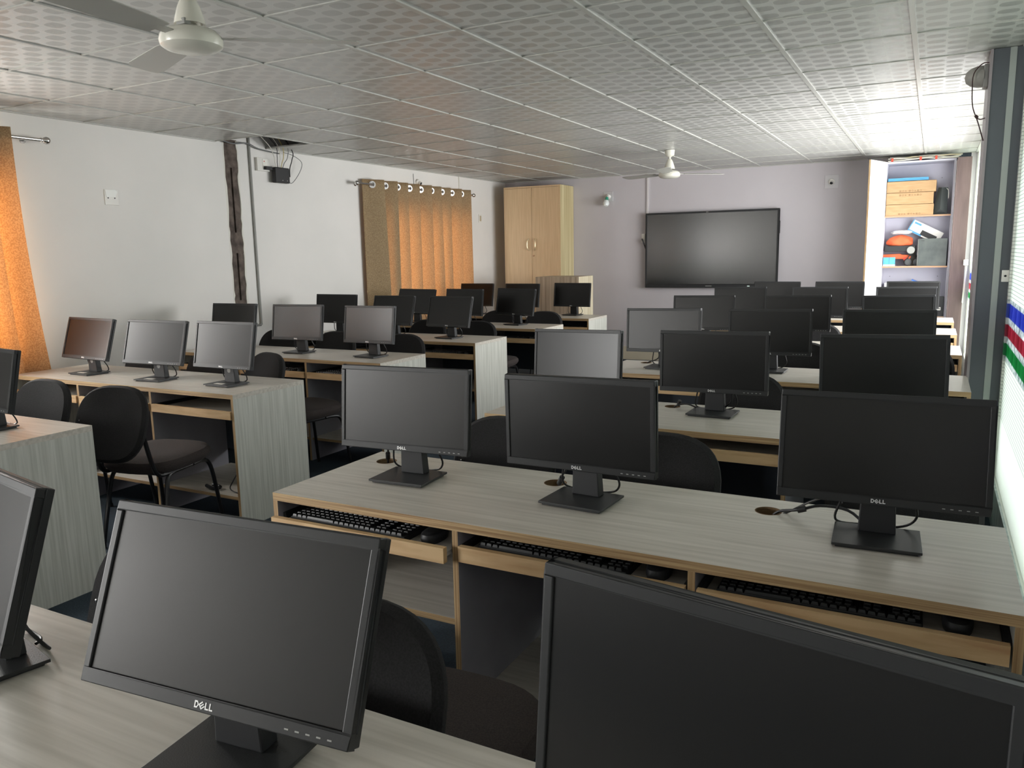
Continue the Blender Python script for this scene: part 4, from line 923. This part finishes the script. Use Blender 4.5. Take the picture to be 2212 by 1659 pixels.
q = MB()
for k in range(4): q.box(0.012+k*0.019, 0.019+k*0.019, -0.0036, -0.003, 0.073, 0.092)
q.build('socket_hole', BLACKM, pb)
# wires on top of the cabinet
mb = MB(); mb.box(X0+0.002, 0.30, BW-0.02, BW, 2.386, CZ-0.002); struct(mb.build('gap_shade_board', mat('painted_gap_shade', srgb(44, 50, 64), 0.8)))  # dark board added as painted shade for the void above the cabinet
rw = random.Random(4)
cols = [WIREW, WIREW, mat('cream_wire', srgb(226, 214, 180), 0.5), WIREW]
nms = ['lowest', 'second', 'third', 'topmost']
for k in range(4):
    b = MB(); pts = []
    for i in range(7): pts.append((X0+0.03+i*0.115+rw.uniform(-0.02, 0.02), YF+0.02+0.02*k, 2.394+0.011*k+abs(rw.uniform(0, 0.018))))
    b.tube(pts, 0.007, 7); tag(b.build('loose_wire', cols[k], smooth=True), '%s of the pale wires heaped on the open cabinet' % nms[k], 'wire', 'wires heaped on the cabinet')
for i, x in enumerate((0.05, 0.33, 0.48)):
    b = MB(); b.box(X0+x, X0+x+0.022, YF+0.012, YF+0.075, 2.387, 2.425); tag(b.build('taped_joint', RED, bevel=0.002), 'red taped joint on the wires, %s of three' % ['leftmost', 'middle', 'rightmost'][i], 'tape', 'red joints on the cabinet wires')
b = MB(); b.tube([(0.315, 9.85, 1.24), (0.30, 9.85, 0.85)], 0.008, 8, smooth=0); tag(b.build('white_pipe', WHITEP, smooth=True), 'thin white pipe standing against the brown post', 'pipe')
b = MB(); b.box(0.285, 0.33, 9.82, 9.86, 1.25, 1.31); tag(b.build('post_socket', WHITEP, bevel=0.003), 'small white socket on the brown post', 'socket')
# paper scraps / plug on the desk shelf
b = MB(); b.tube([(-3.62, 3.05, 0.19), (-3.55, 3.04, 0.183), (-3.53, 3.07, 0.186), (-3.60, 3.08, 0.19)], 0.010, 8); tag(b.build('dark_adapter', WIREB, smooth=True), 'small dark adapter on the low shelf of the second left-hand desk', 'adapter')
b = MB(); b.tube([(-3.32, 3.15, 0.60), (-3.33, 3.12, 0.42), (-3.42, 3.08, 0.25), (-3.44, 3.06, 0.19), (-3.36, 3.05, 0.176), (-3.31, 3.08, 0.175)], 0.0035, 7); tag(b.build('hanging_cable', WIREB, smooth=True), 'thin cable hanging inside the second left-hand desk by its end panel', 'cable')
